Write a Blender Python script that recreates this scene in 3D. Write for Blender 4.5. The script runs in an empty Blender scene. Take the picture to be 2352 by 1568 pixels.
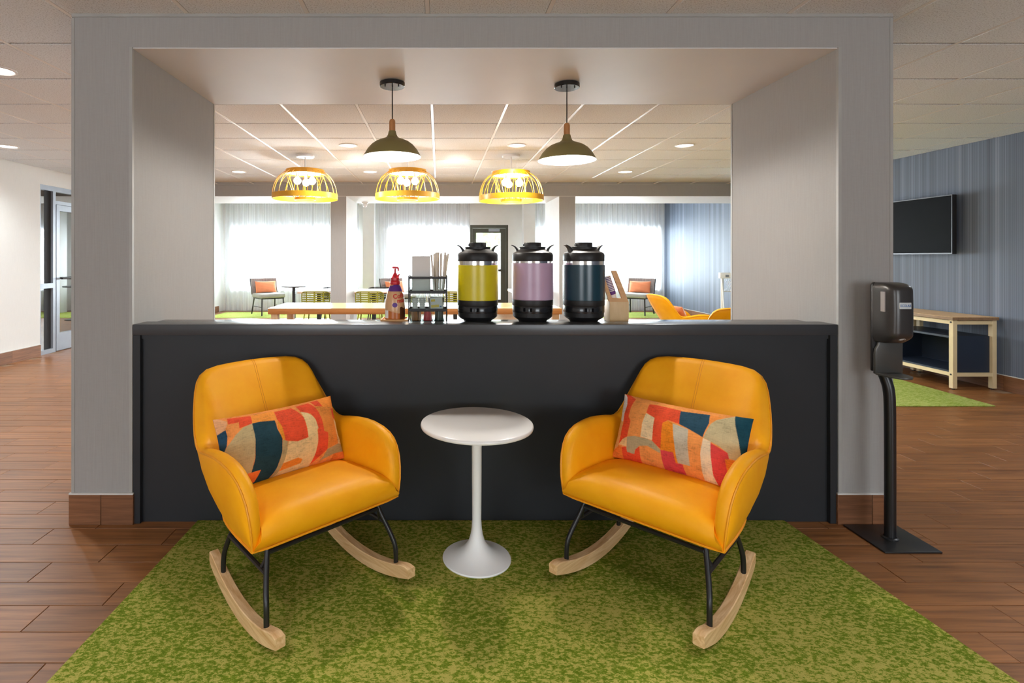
import bpy, bmesh, math, random
import numpy as np
from mathutils import Vector, Matrix
random.seed(7)
PI = math.pi
C = bpy.context.scene.collection
SC = bpy.context.scene

# ---------------------------------------------------------------- camera, world, lights, exposure
F, PCX, PCY, EYE = 1228.0, 1008.0, 592.0, 1.35
cam_d = bpy.data.cameras.new('camera'); cam = bpy.data.objects.new('camera', cam_d); C.objects.link(cam)
cam.location = (0, 0, EYE); cam.rotation_euler = (PI/2, 0, 0)
cam_d.sensor_width = 36.0; cam_d.lens = F/2352*36.0
cam_d.shift_x = (1176-PCX)/2352; cam_d.shift_y = -(784-PCY)/2352
cam_d.clip_start = 0.05; cam_d.clip_end = 200
SC.camera = cam
SC.view_settings.view_transform = 'Standard'; SC.view_settings.look = 'None'
SC.view_settings.gamma = 1.0; SC.view_settings.use_curve_mapping = False
SC.view_settings.exposure = 0.66
SC.cycles.max_bounces = 10; SC.cycles.diffuse_bounces = 5; SC.cycles.glossy_bounces = 4
SC.cycles.transmission_bounces = 8; SC.cycles.transparent_max_bounces = 16
SC.cycles.caustics_reflective = False; SC.cycles.caustics_refractive = False
SC.cycles.sample_clamp_indirect = 6.0

world = bpy.data.worlds.new('world'); SC.world = world; world.use_nodes = True
wn = world.node_tree.nodes; wl = world.node_tree.links
bg = wn['Background']; bg.inputs['Color'].default_value = (0.90, 0.95, 1.0, 1); bg.inputs['Strength'].default_value = 3.2

def area_light(name, loc, rot, sx, sy, power, color=(1, 1, 1)):
    d = bpy.data.lights.new(name, 'AREA'); d.shape = 'RECTANGLE'; d.size = sx; d.size_y = sy
    d.energy = power; d.color = color
    o = bpy.data.objects.new(name, d); C.objects.link(o); o.location = loc; o.rotation_euler = rot
    return o
DAY = (0.86, 0.94, 1.0)
# daylight outside the far windows and the far door
for (x0, x1, p) in ((-5.3, -2.0, 1150), (-1.3, 0.72, 760), (2.5, 5.4, 1000)):
    area_light('window_daylight', ((x0+x1)/2, 14.6, 1.32), (-PI/2, 0, 0), x1-x0, 1.7, p, DAY)
# daylight through the unseen lobby windows behind the camera, tilted up to brighten the ceiling
for x in (-3.0, 3.0):
    area_light('window_daylight', (x, -4.55, 1.30), (PI/2+math.radians(48), 0, 0), 2.6, 1.6, 45, DAY)
DOWN_P, DOWN_C = 46, (0.90, 0.96, 1.0)

# ---------------------------------------------------------------- helpers
def sl(r, g, b, a=1.0):
    f = lambda c: (c/255/12.92) if c/255 <= 0.04045 else ((c/255+0.055)/1.055)**2.4
    return (f(r), f(g), f(b), a)

class MB:
    """collects geometry that becomes one mesh"""
    def __init__(s): s.v = []; s.f = []; s.sm = []
    def add(s, vs, fs, smooth=False):
        n = len(s.v); s.v += [tuple(p) for p in vs]
        for f in fs: s.f.append(tuple(i+n for i in f)); s.sm.append(smooth)
        return s
    def box(s, x0, y0, z0, x1, y1, z1, M=None):
        vs = [Vector(p) for p in ((x0,y0,z0),(x1,y0,z0),(x1,y1,z0),(x0,y1,z0),(x0,y0,z1),(x1,y0,z1),(x1,y1,z1),(x0,y1,z1))]
        if M is not None: vs = [M @ p for p in vs]
        return s.add(vs, [(0,3,2,1),(4,5,6,7),(0,1,5,4),(1,2,6,5),(2,3,7,6),(3,0,4,7)])
    def tube(s, path, r, n=8, closed=False, caps=True):
        P = [Vector(p) for p in path]; m = len(P); vs = []
        prev = None
        for i in range(m):
            a = P[i-1] if (i > 0 or closed) else P[i]; b = P[(i+1) % m] if (i < m-1 or closed) else P[i]
            t = (b-a)
            t = t.normalized() if t.length > 1e-9 else Vector((0,0,1))
            if prev is None:
                u = t.orthogonal().normalized()
            else:
                u = prev - t*prev.dot(t)
                u = u.normalized() if u.length > 1e-6 else t.orthogonal().normalized()
            prev = u; w = t.cross(u)
            rr = r[i] if isinstance(r, (list, tuple)) else r
            for k in range(n):
                q = 2*PI*k/n; vs.append(P[i]+u*math.cos(q)*rr+w*math.sin(q)*rr)
        fs = []
        for i in range(m if closed else m-1):
            j = (i+1) % m
            for k in range(n):
                l = (k+1) % n; fs.append((i*n+k, i*n+l, j*n+l, j*n+k))
        s.add(vs, fs, True)
        if caps and not closed:
            b = len(s.v)-m*n
            s.f.append(tuple(b+k for k in reversed(range(n)))); s.sm.append(False)
            s.f.append(tuple(b+(m-1)*n+k for k in range(n))); s.sm.append(False)
        return s
    def lathe(s, prof, n=32, c=(0,0,0), smooth=True, a0=0.0, a1=2*PI, M=None):
        full = abs(a1-a0-2*PI) < 1e-6; m = len(prof); nn = n if full else n+1; vs = []
        for i in range(nn):
            q = a0+(a1-a0)*i/n
            for (r, z) in prof:
                p = Vector((c[0]+r*math.cos(q), c[1]+r*math.sin(q), c[2]+z))
                vs.append(M @ p if M is not None else p)
        fs = []
        for i in range(n):
            j = (i+1) % nn
            for k in range(m-1):
                fs.append((i*m+k, j*m+k, j*m+k+1, i*m+k+1))
        return s.add(vs, fs, smooth)
    def prism(s, pts, d0, d1, axis='y', M=None):
        n = len(pts)
        def P(a, b, d): return {'y': (a, d, b), 'x': (d, a, b), 'z': (a, b, d)}[axis]
        vs = [Vector(P(a, b, d0)) for a, b in pts]+[Vector(P(a, b, d1)) for a, b in pts]
        if M is not None: vs = [M @ p for p in vs]
        fs = [tuple(range(n)), tuple(reversed(range(n, 2*n)))]+[(i, i+n, (i+1) % n+n, (i+1) % n) for i in range(n)]
        return s.add(vs, fs)
    def grid(s, rows, smooth=True, wrap=False):
        m = len(rows); n = len(rows[0]); vs = [p for r in rows for p in r]; fs = []
        for i in range(m-1):
            for k in range(n if wrap else n-1):
                l = (k+1) % n; fs.append((i*n+k, i*n+l, (i+1)*n+l, (i+1)*n+k))
        return s.add(vs, fs, smooth)
    def mesh(s, name, mat=None, bevel=0, weld=False, angle=40, segs=2):
        me = bpy.data.meshes.new(name); me.from_pydata([tuple(p) for p in s.v], [], s.f); me.update()
        bm = bmesh.new(); bm.from_mesh(me)
        for f, sm in zip(bm.faces, s.sm): f.smooth = sm
        if weld: bmesh.ops.remove_doubles(bm, verts=bm.verts, dist=1e-5)
        bmesh.ops.recalc_face_normals(bm, faces=bm.faces)
        if bevel:
            es = [e for e in bm.edges if len(e.link_faces) == 2 and e.calc_face_angle(0) > math.radians(45)]
            nb = bmesh.ops.bevel(bm, geom=es, offset=bevel, segments=segs, affect='EDGES', profile=0.6)
            for f in nb['faces']: f.smooth = segs > 1
        bm.to_mesh(me); bm.free()
        try: me.set_sharp_from_angle(angle=math.radians(angle))
        except Exception: pass
        if mat: me.materials.append(mat)
        return me
    def build(s, name, mat, parent=None, **k):
        return link(name, s.mesh(name, mat, **k), parent)

def link(name, data, parent=None):
    o = bpy.data.objects.new(name, data); C.objects.link(o)
    if parent is not None: o.parent = parent
    return o
def tag(o, label=None, cat=None, group=None, kind=None):
    if label: o['label'] = label
    if cat: o['category'] = cat
    if group: o['group'] = group
    if kind: o['kind'] = kind
    return o
def thing(name, label, cat, loc=(0,0,0), rotz=0.0, group=None, rot=None):
    o = bpy.data.objects.new(name, None); C.objects.link(o); o.empty_display_size = 0.05
    o.location = loc; o.rotation_euler = rot if rot else (0, 0, rotz)
    return tag(o, label, cat, group)
def struct(name, label=None, cat=None, mesh=None):
    o = bpy.data.objects.new(name, mesh); C.objects.link(o); o['kind'] = 'structure'
    return tag(o, label, cat)
def copy_tree(root, loc, rotz, label, group=None, parts=None):
    r = root.copy(); C.objects.link(r); r.location = loc; r.rotation_euler = (0, 0, rotz); r['label'] = label
    if group: r['group'] = group
    for ch in [o for o in root.children]:
        c = ch.copy(); C.objects.link(c); c.parent = r
        for g in [o for o in ch.children]:
            d = g.copy(); C.objects.link(d); d.parent = c
    return r
def crom(pts, n):
    """Catmull-Rom through pts, n samples"""
    P = [np.array(p, float) for p in pts]; m = len(P); out = []
    for i in range(n):
        t = i/(n-1)*(m-1); k = min(int(t), m-2); u = t-k
        a, b, c, d = P[max(k-1,0)], P[k], P[k+1], P[min(k+2,m-1)]
        out.append(0.5*((2*b)+(-a+c)*u+(2*a-5*b+4*c-d)*u*u+(-a+3*b-3*c+d)*u**3))
    return out
def at(px, py, Y): return ((px-PCX)/F*Y, Y, EYE-(py-PCY)/F*Y)

# ---------------------------------------------------------------- materials
class Mat:
    def __init__(s, name):
        s.m = bpy.data.materials.new(name); s.m.use_nodes = True; s.n = s.m.node_tree.nodes; s.l = s.m.node_tree.links
        s.b = s.n['Principled BSDF']; s.out = s.n['Material Output']
    def node(s, t, **k):
        x = s.n.new(t)
        for a, v in k.items():
            if a in x.inputs.keys(): x.inputs[a].default_value = v
            else: setattr(x, a, v)
        return x
    def set(s, color=None, rough=None, metal=None, spec=None, **k):
        if color is not None: s.b.inputs['Base Color'].default_value = color
        if rough is not None: s.b.inputs['Roughness'].default_value = rough
        if metal is not None: s.b.inputs['Metallic'].default_value = metal
        if spec is not None: s.b.inputs['Specular IOR Level'].default_value = spec
        for a, v in k.items(): s.b.inputs[a.replace('_', ' ')].default_value = v
        return s
    def coords(s, kind='Object', scale=(1,1,1), rot=(0,0,0)):
        t = s.node('ShaderNodeTexCoord'); mp = s.node('ShaderNodeMapping'); mp.inputs['Scale'].default_value = scale
        mp.inputs['Rotation'].default_value = rot
        s.l.new(t.outputs[kind], mp.inputs['Vector']); return mp.outputs['Vector']
    def noise(s, vec, scale=5, detail=4, rough=0.5, dist=0.0):
        t = s.node('ShaderNodeTexNoise'); t.inputs['Scale'].default_value = scale; t.inputs['Detail'].default_value = detail
        t.inputs['Roughness'].default_value = rough; t.inputs['Distortion'].default_value = dist
        s.l.new(vec, t.inputs['Vector']); return t.outputs['Fac']
    def ramp(s, fac, stops, interp='LINEAR'):
        r = s.node('ShaderNodeValToRGB'); r.color_ramp.interpolation = interp
        e = r.color_ramp.elements
        while len(e) < len(stops): e.new(0.5)
        for i, (p, c) in enumerate(stops): e[i].position = p; e[i].color = c
        s.l.new(fac, r.inputs['Fac']); return r.outputs['Color']
    def mix(s, a, b, fac, mode='MIX'):
        x = s.node('ShaderNodeMix'); x.data_type = 'RGBA'; x.blend_type = mode
        for sock, v in ((x.inputs[0], fac), (x.inputs[6], a), (x.inputs[7], b)):
            if hasattr(v, 'links'): s.l.new(v, sock)
            else: sock.default_value = v
        return x.outputs[2]
    def math(s, op, a, b=0.0):
        x = s.node('ShaderNodeMath'); x.operation = op
        for sock, v in ((x.inputs[0], a), (x.inputs[1], b)):
            if hasattr(v, 'links'): s.l.new(v, sock)
            else: sock.default_value = v
        return x.outputs[0]
    def base(s, c): s.l.new(c, s.b.inputs['Base Color']); return s
    def roughc(s, c): s.l.new(c, s.b.inputs['Roughness']); return s
    def bump(s, h, strength=0.2, dist=0.01):
        b = s.node('ShaderNodeBump'); b.inputs['Strength'].default_value = strength; b.inputs['Distance'].default_value = dist
        s.l.new(h, b.inputs['Height']); s.l.new(b.outputs['Normal'], s.b.inputs['Normal']); return s
G4 = lambda v: (v, v, v, 1)

def plain(name, color, rough=0.5, metal=0.0, spec=0.5, var=0.06, scale=6.0):
    """a solid finish with faint unevenness"""
    m = Mat(name).set(color, rough, metal, spec)
    n = m.noise(m.coords(), scale, 3)
    c2 = tuple(min(1, x*(1+var)) for x in color[:3])+(1,); c1 = tuple(x*(1-var) for x in color[:3])+(1,)
    m.base(m.ramp(n, [(0.3, c1), (0.7, c2)]))
    return m.m
def emit(name, color, strength):
    m = Mat(name).set(color, 0.5); m.b.inputs['Emission Color'].default_value = color
    m.b.inputs['Emission Strength'].default_value = strength; return m.m

def linen_wall(name, dark, light):
    m = Mat(name).set(rough=0.75, spec=0.25)
    a = m.noise(m.coords(scale=(260, 260, 7)), 1.0, 3, 0.6)
    b = m.noise(m.coords(scale=(40, 40, 160)), 1.0, 2, 0.5)
    mx = m.mix(a, b, 0.25)
    m.base(m.ramp(mx, [(0.3, dark), (0.7, light)])); m.bump(mx, 0.15, 0.002); return m.m
M = {}
M['linen'] = linen_wall('linen_wallpaper', (0.325, 0.316, 0.302, 1), (0.36, 0.352, 0.338, 1))
M['wall_white'] = linen_wall('pale_wallpaper', (0.70, 0.69, 0.66, 1), (0.76, 0.75, 0.72, 1))
M['paint'] = plain('white_paint', (0.78, 0.775, 0.755, 1), 0.6, var=0.02)
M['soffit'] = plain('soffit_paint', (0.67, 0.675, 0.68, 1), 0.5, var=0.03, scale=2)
M['guard'] = plain('corner_guard_vinyl', (0.36, 0.355, 0.335, 1), 0.45)
M['trim_w'] = plain('pale_trim', (0.62, 0.61, 0.58, 1), 0.5)

def blue_wall():
    m = Mat('blue_striped_wallpaper').set(rough=0.6, spec=0.3)
    v = m.coords(scale=(0, 105, 0.05))
    a = m.noise(v, 1.0, 6, 0.75); b = m.noise(m.coords(scale=(0, 9, 0.02)), 1.0, 2)
    mx = m.mix(a, b, 0.35)
    m.base(m.ramp(mx, [(0.30, sl(52, 56, 66)), (0.44, sl(88, 96, 110)), (0.55, sl(112, 121, 138)), (0.68, sl(178, 184, 194))]))
    return m.m
M['blue'] = blue_wall()

def ceil_tile():
    m = Mat('mineral_ceiling_tile').set(rough=0.9, spec=0.1)
    v = m.coords('Object')
    oi = m.node('ShaderNodeObjectInfo'); add = m.node('ShaderNodeVectorMath'); add.operation = 'ADD'
    sc = m.node('ShaderNodeVectorMath'); sc.operation = 'SCALE'; sc.inputs['Scale'].default_value = 37.0
    cb = m.node('ShaderNodeCombineXYZ'); m.l.new(oi.outputs['Random'], cb.inputs[0]); m.l.new(oi.outputs['Random'], cb.inputs[1])
    m.l.new(cb.outputs[0], sc.inputs[0]); m.l.new(v, add.inputs[0]); m.l.new(sc.outputs[0], add.inputs[1])
    n = m.noise(add.outputs[0], 135, 4, 0.7)
    m.base(m.ramp(n, [(0.36, (0.48, 0.50, 0.51, 1)), (0.47, (0.785, 0.83, 0.86, 1)), (0.7, (0.85, 0.895, 0.925, 1))]))
    m.bump(n, 0.5, 0.006); return m.m
M['tile'] = ceil_tile()
M['tee'] = plain('ceiling_tee_metal', (0.80, 0.79, 0.77, 1), 0.4, var=0.02)

def wood(name, c0, c1, scale=(3, 40, 40), rough=0.45, rnd=False, bump=0.05, spec=0.4, jit=0.25):
    m = Mat(name).set(rough=rough, spec=spec)
    v = m.coords('Object', scale)
    rf = None
    if rnd:
        oi = m.node('ShaderNodeObjectInfo'); ge = m.node('ShaderNodeNewGeometry')
        rf = m.math('FRACT', m.math('ADD', oi.outputs['Random'], ge.outputs['Random Per Island']))
        cb = m.node('ShaderNodeCombineXYZ'); big = m.math('MULTIPLY', rf, 91.0)
        for i in range(3): m.l.new(big, cb.inputs[i])
        ad = m.node('ShaderNodeVectorMath'); ad.operation = 'ADD'; m.l.new(v, ad.inputs[0]); m.l.new(cb.outputs[0], ad.inputs[1]); v = ad.outputs[0]
    n = m.noise(v, 1.0, 6, 0.62, 0.4)
    col = m.ramp(n, [(0.28, c0), (0.72, c1)])
    if rf is not None:
        br = m.ramp(rf, [(0.0, G4(1-jit)), (1.0, G4(1+jit*0.4))])
        col = m.mix(col, br, 1.0, 'MULTIPLY')
    m.base(col); m.bump(n, bump, 0.003); return m.m
M['plank'] = wood('wood_look_floor_tile', sl(104, 65, 34), sl(162, 107, 61), (2.2, 42, 10), 0.38, True, 0.06, 0.35, 0.15)
M['grout'] = plain('floor_grout', sl(146, 116, 90), 0.8)
M['base_tile'] = wood('wood_look_base_tile', sl(104, 68, 44), sl(148, 100, 68), (3, 3, 60), 0.45, True, 0.08)
M['ash'] = wood('pale_ash_wood', sl(200, 150, 94), sl(240, 206, 158), (70, 5, 70), 0.45)
M['oak'] = wood('honey_oak_wood', sl(196, 138, 78), sl(222, 170, 108), (3, 40, 40), 0.4)
M['oak_edge'] = wood('oak_table_edge', sl(176, 112, 56), sl(205, 142, 80), (3, 40, 40), 0.45)
M['walnut'] = wood('brown_console_top', sl(120, 92, 66), sl(160, 126, 92), (30, 3, 40), 0.45)
M['maple'] = wood('pale_maple_wood', sl(214, 180, 132), sl(236, 208, 164), (40, 40, 4), 0.45)
M['ply'] = wood('birch_ply', sl(206, 168, 118), sl(228, 194, 146), (14, 14, 3), 0.45)
M['pend_wood'] = wood('pendant_oak', sl(160, 104, 58), sl(196, 138, 86), (60, 60, 6), 0.45)

def leather():
    m = Mat('yellow_leather').set(rough=0.48, spec=0.3)
    n = m.noise(m.coords(), 9, 5, 0.6); f = m.noise(m.coords(), 420, 2)
    m.base(m.ramp(n, [(0.3, sl(246, 164, 8)), (0.7, sl(252, 177, 20))])); m.bump(f, 0.06, 0.001); return m.m
M['leather'] = leather()
M['pipe'] = plain('leather_piping', sl(236, 156, 22), 0.45)
M['seam'] = plain('leather_seam', sl(222, 142, 18), 0.6)
M['black_metal'] = plain('black_powder_coat', (0.012, 0.012, 0.013, 1), 0.32)
M['charcoal'] = plain('charcoal_paint', sl(41, 43, 46), 0.5, spec=0.3, var=0.05)
M['charcoal_cap'] = plain('charcoal_satin_cap', sl(58, 60, 63), 0.28, spec=0.5, var=0.03)
M['charcoal_gloss'] = plain('charcoal_gloss_shelf', sl(62, 64, 67), 0.12, spec=0.6, var=0.02)
M['white_gloss'] = plain('white_lacquer', (0.92, 0.915, 0.90, 1), 0.2, var=0.01)
M['white_satin'] = plain('white_satin_metal', (0.86, 0.86, 0.855, 1), 0.35, var=0.01)

def rug(name, dark, mid, light, sc=60):
    m = Mat(name).set(rough=0.95, spec=0.05)
    v = m.coords(scale=(0.8, 1.25, 1))
    a = m.noise(v, sc, 6, 0.78, 0.3); b = m.noise(v, 2.2, 2); c = m.noise(v, 420, 2)
    mx = m.math('ADD', a, m.math('MULTIPLY', m.math('SUBTRACT', b, 0.5), 0.16))
    col = m.ramp(mx, [(0.38, dark), (0.45, mid), (0.495, mid), (0.525, light)])
    sh = m.ramp(c, [(0.3, G4(0.82)), (0.7, G4(1.08))])
    m.base(m.mix(col, sh, 1.0, 'MULTIPLY')); m.bump(m.math('ADD', m.math('MULTIPLY', c, 0.6), a), 0.6, 0.006); return m.m
M['rug'] = rug('green_loop_carpet', sl(92, 113, 25), sl(117, 135, 39), sl(182, 172, 88), 66)
M['rug_far'] = rug('pale_green_carpet', sl(138, 158, 62), sl(160, 176, 80), sl(188, 196, 112), 40)

def sheer(name, t=0.30):
    m = Mat(name); m.n.remove(m.b)
    d = m.node('ShaderNodeBsdfDiffuse'); d.inputs['Color'].default_value = (0.86, 0.87, 0.91, 1)
    tr = m.node('ShaderNodeBsdfTranslucent'); tr.inputs['Color'].default_value = (0.88, 0.90, 0.93, 1)
    tp = m.node('ShaderNodeBsdfTransparent')
    a = m.node('ShaderNodeMixShader'); a.inputs[0].default_value = 0.5
    b = m.node('ShaderNodeMixShader')
    w = m.noise(m.coords(scale=(60, 1, 0.3)), 1.0, 2)
    m.l.new(m.ramp(w, [(0.3, G4(t-0.12)), (0.7, G4(t+0.12))]), b.inputs[0])
    m.l.new(d.outputs[0], a.inputs[1]); m.l.new(tr.outputs[0], a.inputs[2])
    m.l.new(a.outputs[0], b.inputs[1]); m.l.new(tp.outputs[0], b.inputs[2]); m.l.new(b.outputs[0], m.out.inputs[0]); return m.m
M['sheer'] = sheer('white_sheer_voile', 0.45)
M['slat'] = sheer('white_blind_slat', 0.05)
def glass(name, gl=0.08, tint=(0.97, 0.99, 0.98, 1)):
    m = Mat(name); m.n.remove(m.b)
    tp = m.node('ShaderNodeBsdfTransparent'); tp.inputs['Color'].default_value = tint
    g = m.node('ShaderNodeBsdfGlossy'); g.inputs['Roughness'].default_value = 0.02; g.inputs['Color'].default_value = (1, 1, 1, 1)
    fr = m.node('ShaderNodeFresnel'); fr.inputs['IOR'].default_value = 1.5
    x = m.node('ShaderNodeMixShader'); m.l.new(m.math('ADD', fr.outputs[0], gl-0.04), x.inputs[0])
    m.l.new(tp.outputs[0], x.inputs[1]); m.l.new(g.outputs[0], x.inputs[2]); m.l.new(x.outputs[0], m.out.inputs[0]); return m.m
M['glass'] = glass('window_glass')
M['door_glass'] = glass('tinted_door_glass', 0.36, (0.35, 0.37, 0.38, 1))
M['acrylic'] = glass('clear_acrylic', 0.04, (0.93, 0.97, 0.96, 1))
M['alu'] = plain('brushed_aluminium', (0.30, 0.32, 0.36, 1), 0.4, 0.3)
M['bronze'] = plain('olive_bronze_frame', sl(74, 74, 62), 0.45, 0.2)
M['win_frame'] = plain('dark_window_frame', sl(70, 60, 58), 0.5)
M['void'] = plain('jamb_and_unlit_black', (0.02, 0.02, 0.022, 1), 0.8)
M['screen'] = plain('black_screen_glass', (0.004, 0.004, 0.005, 1), 0.55, spec=0.04)
M['bezel'] = plain('grey_bezel', (0.12, 0.12, 0.13, 1), 0.35, 0.5)
M['navy'] = plain('navy_laminate', sl(36, 46, 62), 0.4)
M['blackp'] = plain('black_plastic', (0.014, 0.013, 0.013, 1), 0.45, spec=0.35)
M['blackgloss'] = plain('gloss_black_plastic', (0.012, 0.012, 0.013, 1), 0.16)
M['gunmetal'] = plain('gunmetal_plastic', (0.055, 0.052, 0.05, 1), 0.3, 0.5)
M['tray_grey'] = plain('smoky_grey_plastic', (0.05, 0.048, 0.042, 1), 0.35)
M['steel'] = plain('polished_steel', (0.62, 0.60, 0.58, 1), 0.14, 1.0)
M['yel_wrap'] = plain('yellow_wrap', sl(206, 190, 14), 0.3)
M['lil_wrap'] = plain('lilac_wrap', sl(186, 158, 184), 0.3)
M['teal_wrap'] = plain('dark_teal_wrap', sl(24, 58, 72), 0.25)
M['cream_bottle'] = plain('creamer_bottle', sl(214, 166, 120), 0.25)
M['amber'] = plain('caramel_band', sl(188, 104, 40), 0.25)
M['cocoa'] = plain('cocoa_print', sl(84, 44, 22), 0.3)
M['red_plastic'] = plain('red_plastic', sl(200, 34, 48), 0.3)
M['purple'] = plain('purple_print', sl(92, 42, 128), 0.4)
M['red_ink'] = plain('red_ink', sl(206, 44, 36), 0.5)
M['blue_ink'] = plain('blue_ink', sl(30, 92, 160), 0.5)
M['white_ink'] = plain('white_ink', (0.8, 0.8, 0.8, 1), 0.5)
M['paper'] = plain('white_paper', (0.70, 0.68, 0.65, 1), 0.8, var=0.04)
M['stick'] = plain('paper_stick_sleeve', (0.66, 0.60, 0.53, 1), 0.8, var=0.12)
M['packet_y'] = plain('yellow_packet', sl(222, 190, 70), 0.6)
M['packet_brown'] = plain('bronze_packet', sl(150, 92, 36), 0.4)
M['packet_red'] = plain('red_packet', sl(190, 40, 50), 0.4)
M['packet_dark'] = plain('dark_green_packet', sl(46, 58, 52), 0.4)
M['olive_shade'] = plain('olive_enamel', sl(126, 114, 70), 0.4)
M['shade_in'] = plain('white_enamel', (0.88, 0.86, 0.82, 1), 0.4, var=0.01)
M['gold'] = plain('mustard_enamel', sl(214, 156, 24), 0.4)
M['bulb'] = emit('warm_bulb', (1.0, 0.83, 0.58, 1), 22)
M['bulb2'] = emit('warm_bulb_large', (1.0, 0.86, 0.66, 1), 9)
M['can'] = emit('downlight_lens', (1.0, 0.95, 0.88, 1), 5)
M['orange_vel'] = plain('orange_velvet', sl(232, 140, 96), 0.8, var=0.06)
M['grey_fab'] = plain('grey_upholstery', sl(176, 174, 170), 0.85)
M['grey_back'] = wood('woven_grey_back', sl(122, 112, 108), sl(160, 150, 146), (60, 60, 3), 0.8)
M['dark_leg'] = plain('dark_metal_leg', (0.03, 0.03, 0.03, 1), 0.45)
M['olive'] = plain('olive_woven_strap', sl(134, 130, 28), 0.5)
M['black_weave'] = plain('black_woven_strap', sl(38, 38, 40), 0.5)
M['cream_metal'] = plain('cream_metal', (0.74, 0.72, 0.66, 1), 0.45)

def hair_mesh(): pass
# ================================================================= STRUCTURE
XL, XR = -5.5, 5.76            # side walls
YR, YF = -4.5, 13.65           # rear wall, window wall
ZC = 2.587                     # ceiling
PXL = (-1.862, -1.557); PXR = (2.028, 2.302)
P1 = (2.713, 3.71); P2 = (8.957, 10.12)
ZH1, ZH2 = 2.419, 2.386

# ---- floor: grout bed with individual wood-look tiles
fl = struct('floor', 'brown wood-look tile floor running through the whole lounge', 'floor',
            MB().box(XL-0.1, YR, -0.12, XR+0.1, YF+0.2, -0.004).mesh('floor', M['grout']))
PL, PW, GAP = 0.61, 0.1475, 0.0028
def plank_mb(mb, x, y, z=0.0):
    hx, hy = PL/2-GAP/2, PW/2-GAP/2; b = 0.0012
    vs = [(x-hx,y-hy,-0.006),(x+hx,y-hy,-0.006),(x+hx,y+hy,-0.006),(x-hx,y+hy,-0.006),
          (x-hx,y-hy,-b),(x+hx,y-hy,-b),(x+hx,y+hy,-b),(x-hx,y+hy,-b),
          (x-hx+b,y-hy+b,0),(x+hx-b,y-hy+b,0),(x+hx-b,y+hy-b,0),(x-hx+b,y+hy-b,0)]
    fs = [(0,1,5,4),(1,2,6,5),(2,3,7,6),(3,0,4,7),(4,5,9,8),(5,6,10,9),(6,7,11,10),(7,4,8,11),(8,9,10,11)]
    mb.add(vs, fs)
pm = MB(); plank_mb(pm, 0, 0); plank_mesh = pm.mesh('floor_tile', M['plank'])
cand = []
for r in range(int((YF-YR)/PW)):
    yc = 2.668-PW/2 - 17*PW*0 + (r-48)*PW
    if yc < YR+0.1 or yc > YF-0.1: continue
    off = -1.308 + 0.2035*(r-48)
    k0 = math.floor((XL-off)/PL)
    for k in range(k0, k0+22):
        xc = off+(k+0.5)*PL
        if xc < XL+PL/2-0.3 or xc > XR-PL/2+0.3: continue
        cand.append((xc, yc))
def seen(x, y):
    if y < 1.55: return False
    px = PCX+F*x/y
    if px < -F*0.35/y or px > 2352+F*0.35/y: return False
    if -1.15 < x < 1.5 and y < 2.72: return False      # below the rug
    if y > 2.75 and PXL[0]*y/P1[0] < x < PXR[1]*y/P1[0]: return False   # behind the half wall
    return True
near = sorted([c for c in cand if seen(*c)], key=lambda c: c[1])[:300]
ns = set(near)
for (x, y) in near:
    o = link('floor_tile', plank_mesh, fl); o.location = (x, y, 0)
rest = MB()
for c in cand:
    if c not in ns: plank_mb(rest, *c)
o = rest.build('floor_tiles_beyond', M['plank'], fl); o['kind'] = 'stuff'

# ---- ceiling: tees and lay-in tiles
ce = struct('ceiling', 'suspended ceiling of white mineral tiles in a metal grid', 'ceiling',
            MB().box(XL-0.1, YR, ZC+0.03, XR+0.1, P2[0]+0.1, ZC+0.12).mesh('ceiling', M['paint']))
GX = [-0.057+0.61*k for k in range(-10, 11)]; GY = [3.09+0.61*k for k in range(-13, 11)]
GX = [x for x in GX if XL < x < XR]; GY = [y for y in GY if YR < y < P2[0]]
def tile_mb(mb, x, y, w=0.286):
    mb.box(x-0.2925, y-0.2945, ZC, x+0.2925, y+0.2945, ZC+0.022)
tm = MB(); tm.box(-0.2925, -0.2945, 0.0, 0.2925, 0.2945, 0.022); tile_mesh = tm.mesh('ceiling_tile', M['tile'], bevel=0.003, segs=1)
resttile = MB(); ntile = 0
for i in range(-10, 11):
    for j in range(-13, 11):
        x, y = -0.057+0.61*(i+0.5), 3.09+0.61*(j+0.5)
        if x-0.29 < XL or x+0.29 > XR or y+0.1 > P2[0] or y-0.3 < YR: continue
        px, py = PCX+F*x/max(y, .1), PCY-F*(ZC-EYE)/max(y, .1)
        vis = y > 2.0 and -500 < px < 2352+400 and ntile < 298
        if P1[0]+0.3 < y < P1[1]-0.3 and PXL[0]+0.3 < x < PXR[1]-0.3: continue
        if y+0.305 > P2[0]: 
            h = P2[0]-y-0.01
            mb = MB().box(-0.2925, -0.2945, 0.0, 0.2925, h, 0.022)
            o = mb.build('ceiling_tile', M['tile'], ce); o.location = (x, y, ZC); ntile += 1; continue
        if vis:
            o = link('ceiling_tile', tile_mesh, ce); o.location = (x, y, ZC); ntile += 1
        else: tile_mb(resttile, x, y)
# narrow cut tiles along the side walls
for (xa, xb) in ((XL, GX[0]), (GX[-1], XR)):
    if xb-xa > 0.03:
        for j in range(-13, 10):
            y0 = 3.09+0.61*j
            if y0 < YR: continue
            resttile.box(xa+0.012, y0+0.012, ZC+0.004, xb-0.012, min(y0+0.598, P2[0]-0.005), ZC+0.022)
o = resttile.build('ceiling_tiles_beyond', M['tile'], ce); o['kind'] = 'stuff'
for x in GX:
    MB().box(x-0.011, YR, ZC+0.001, x+0.011, P2[0]-0.002, ZC+0.008).build('ceiling_tee', M['tee'], ce)
for y in GY:
    MB().box(XL, y-0.010, ZC+0.017, XR, y+0.010, ZC+0.021).build('ceiling_tee', M['tee'], ce)
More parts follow.
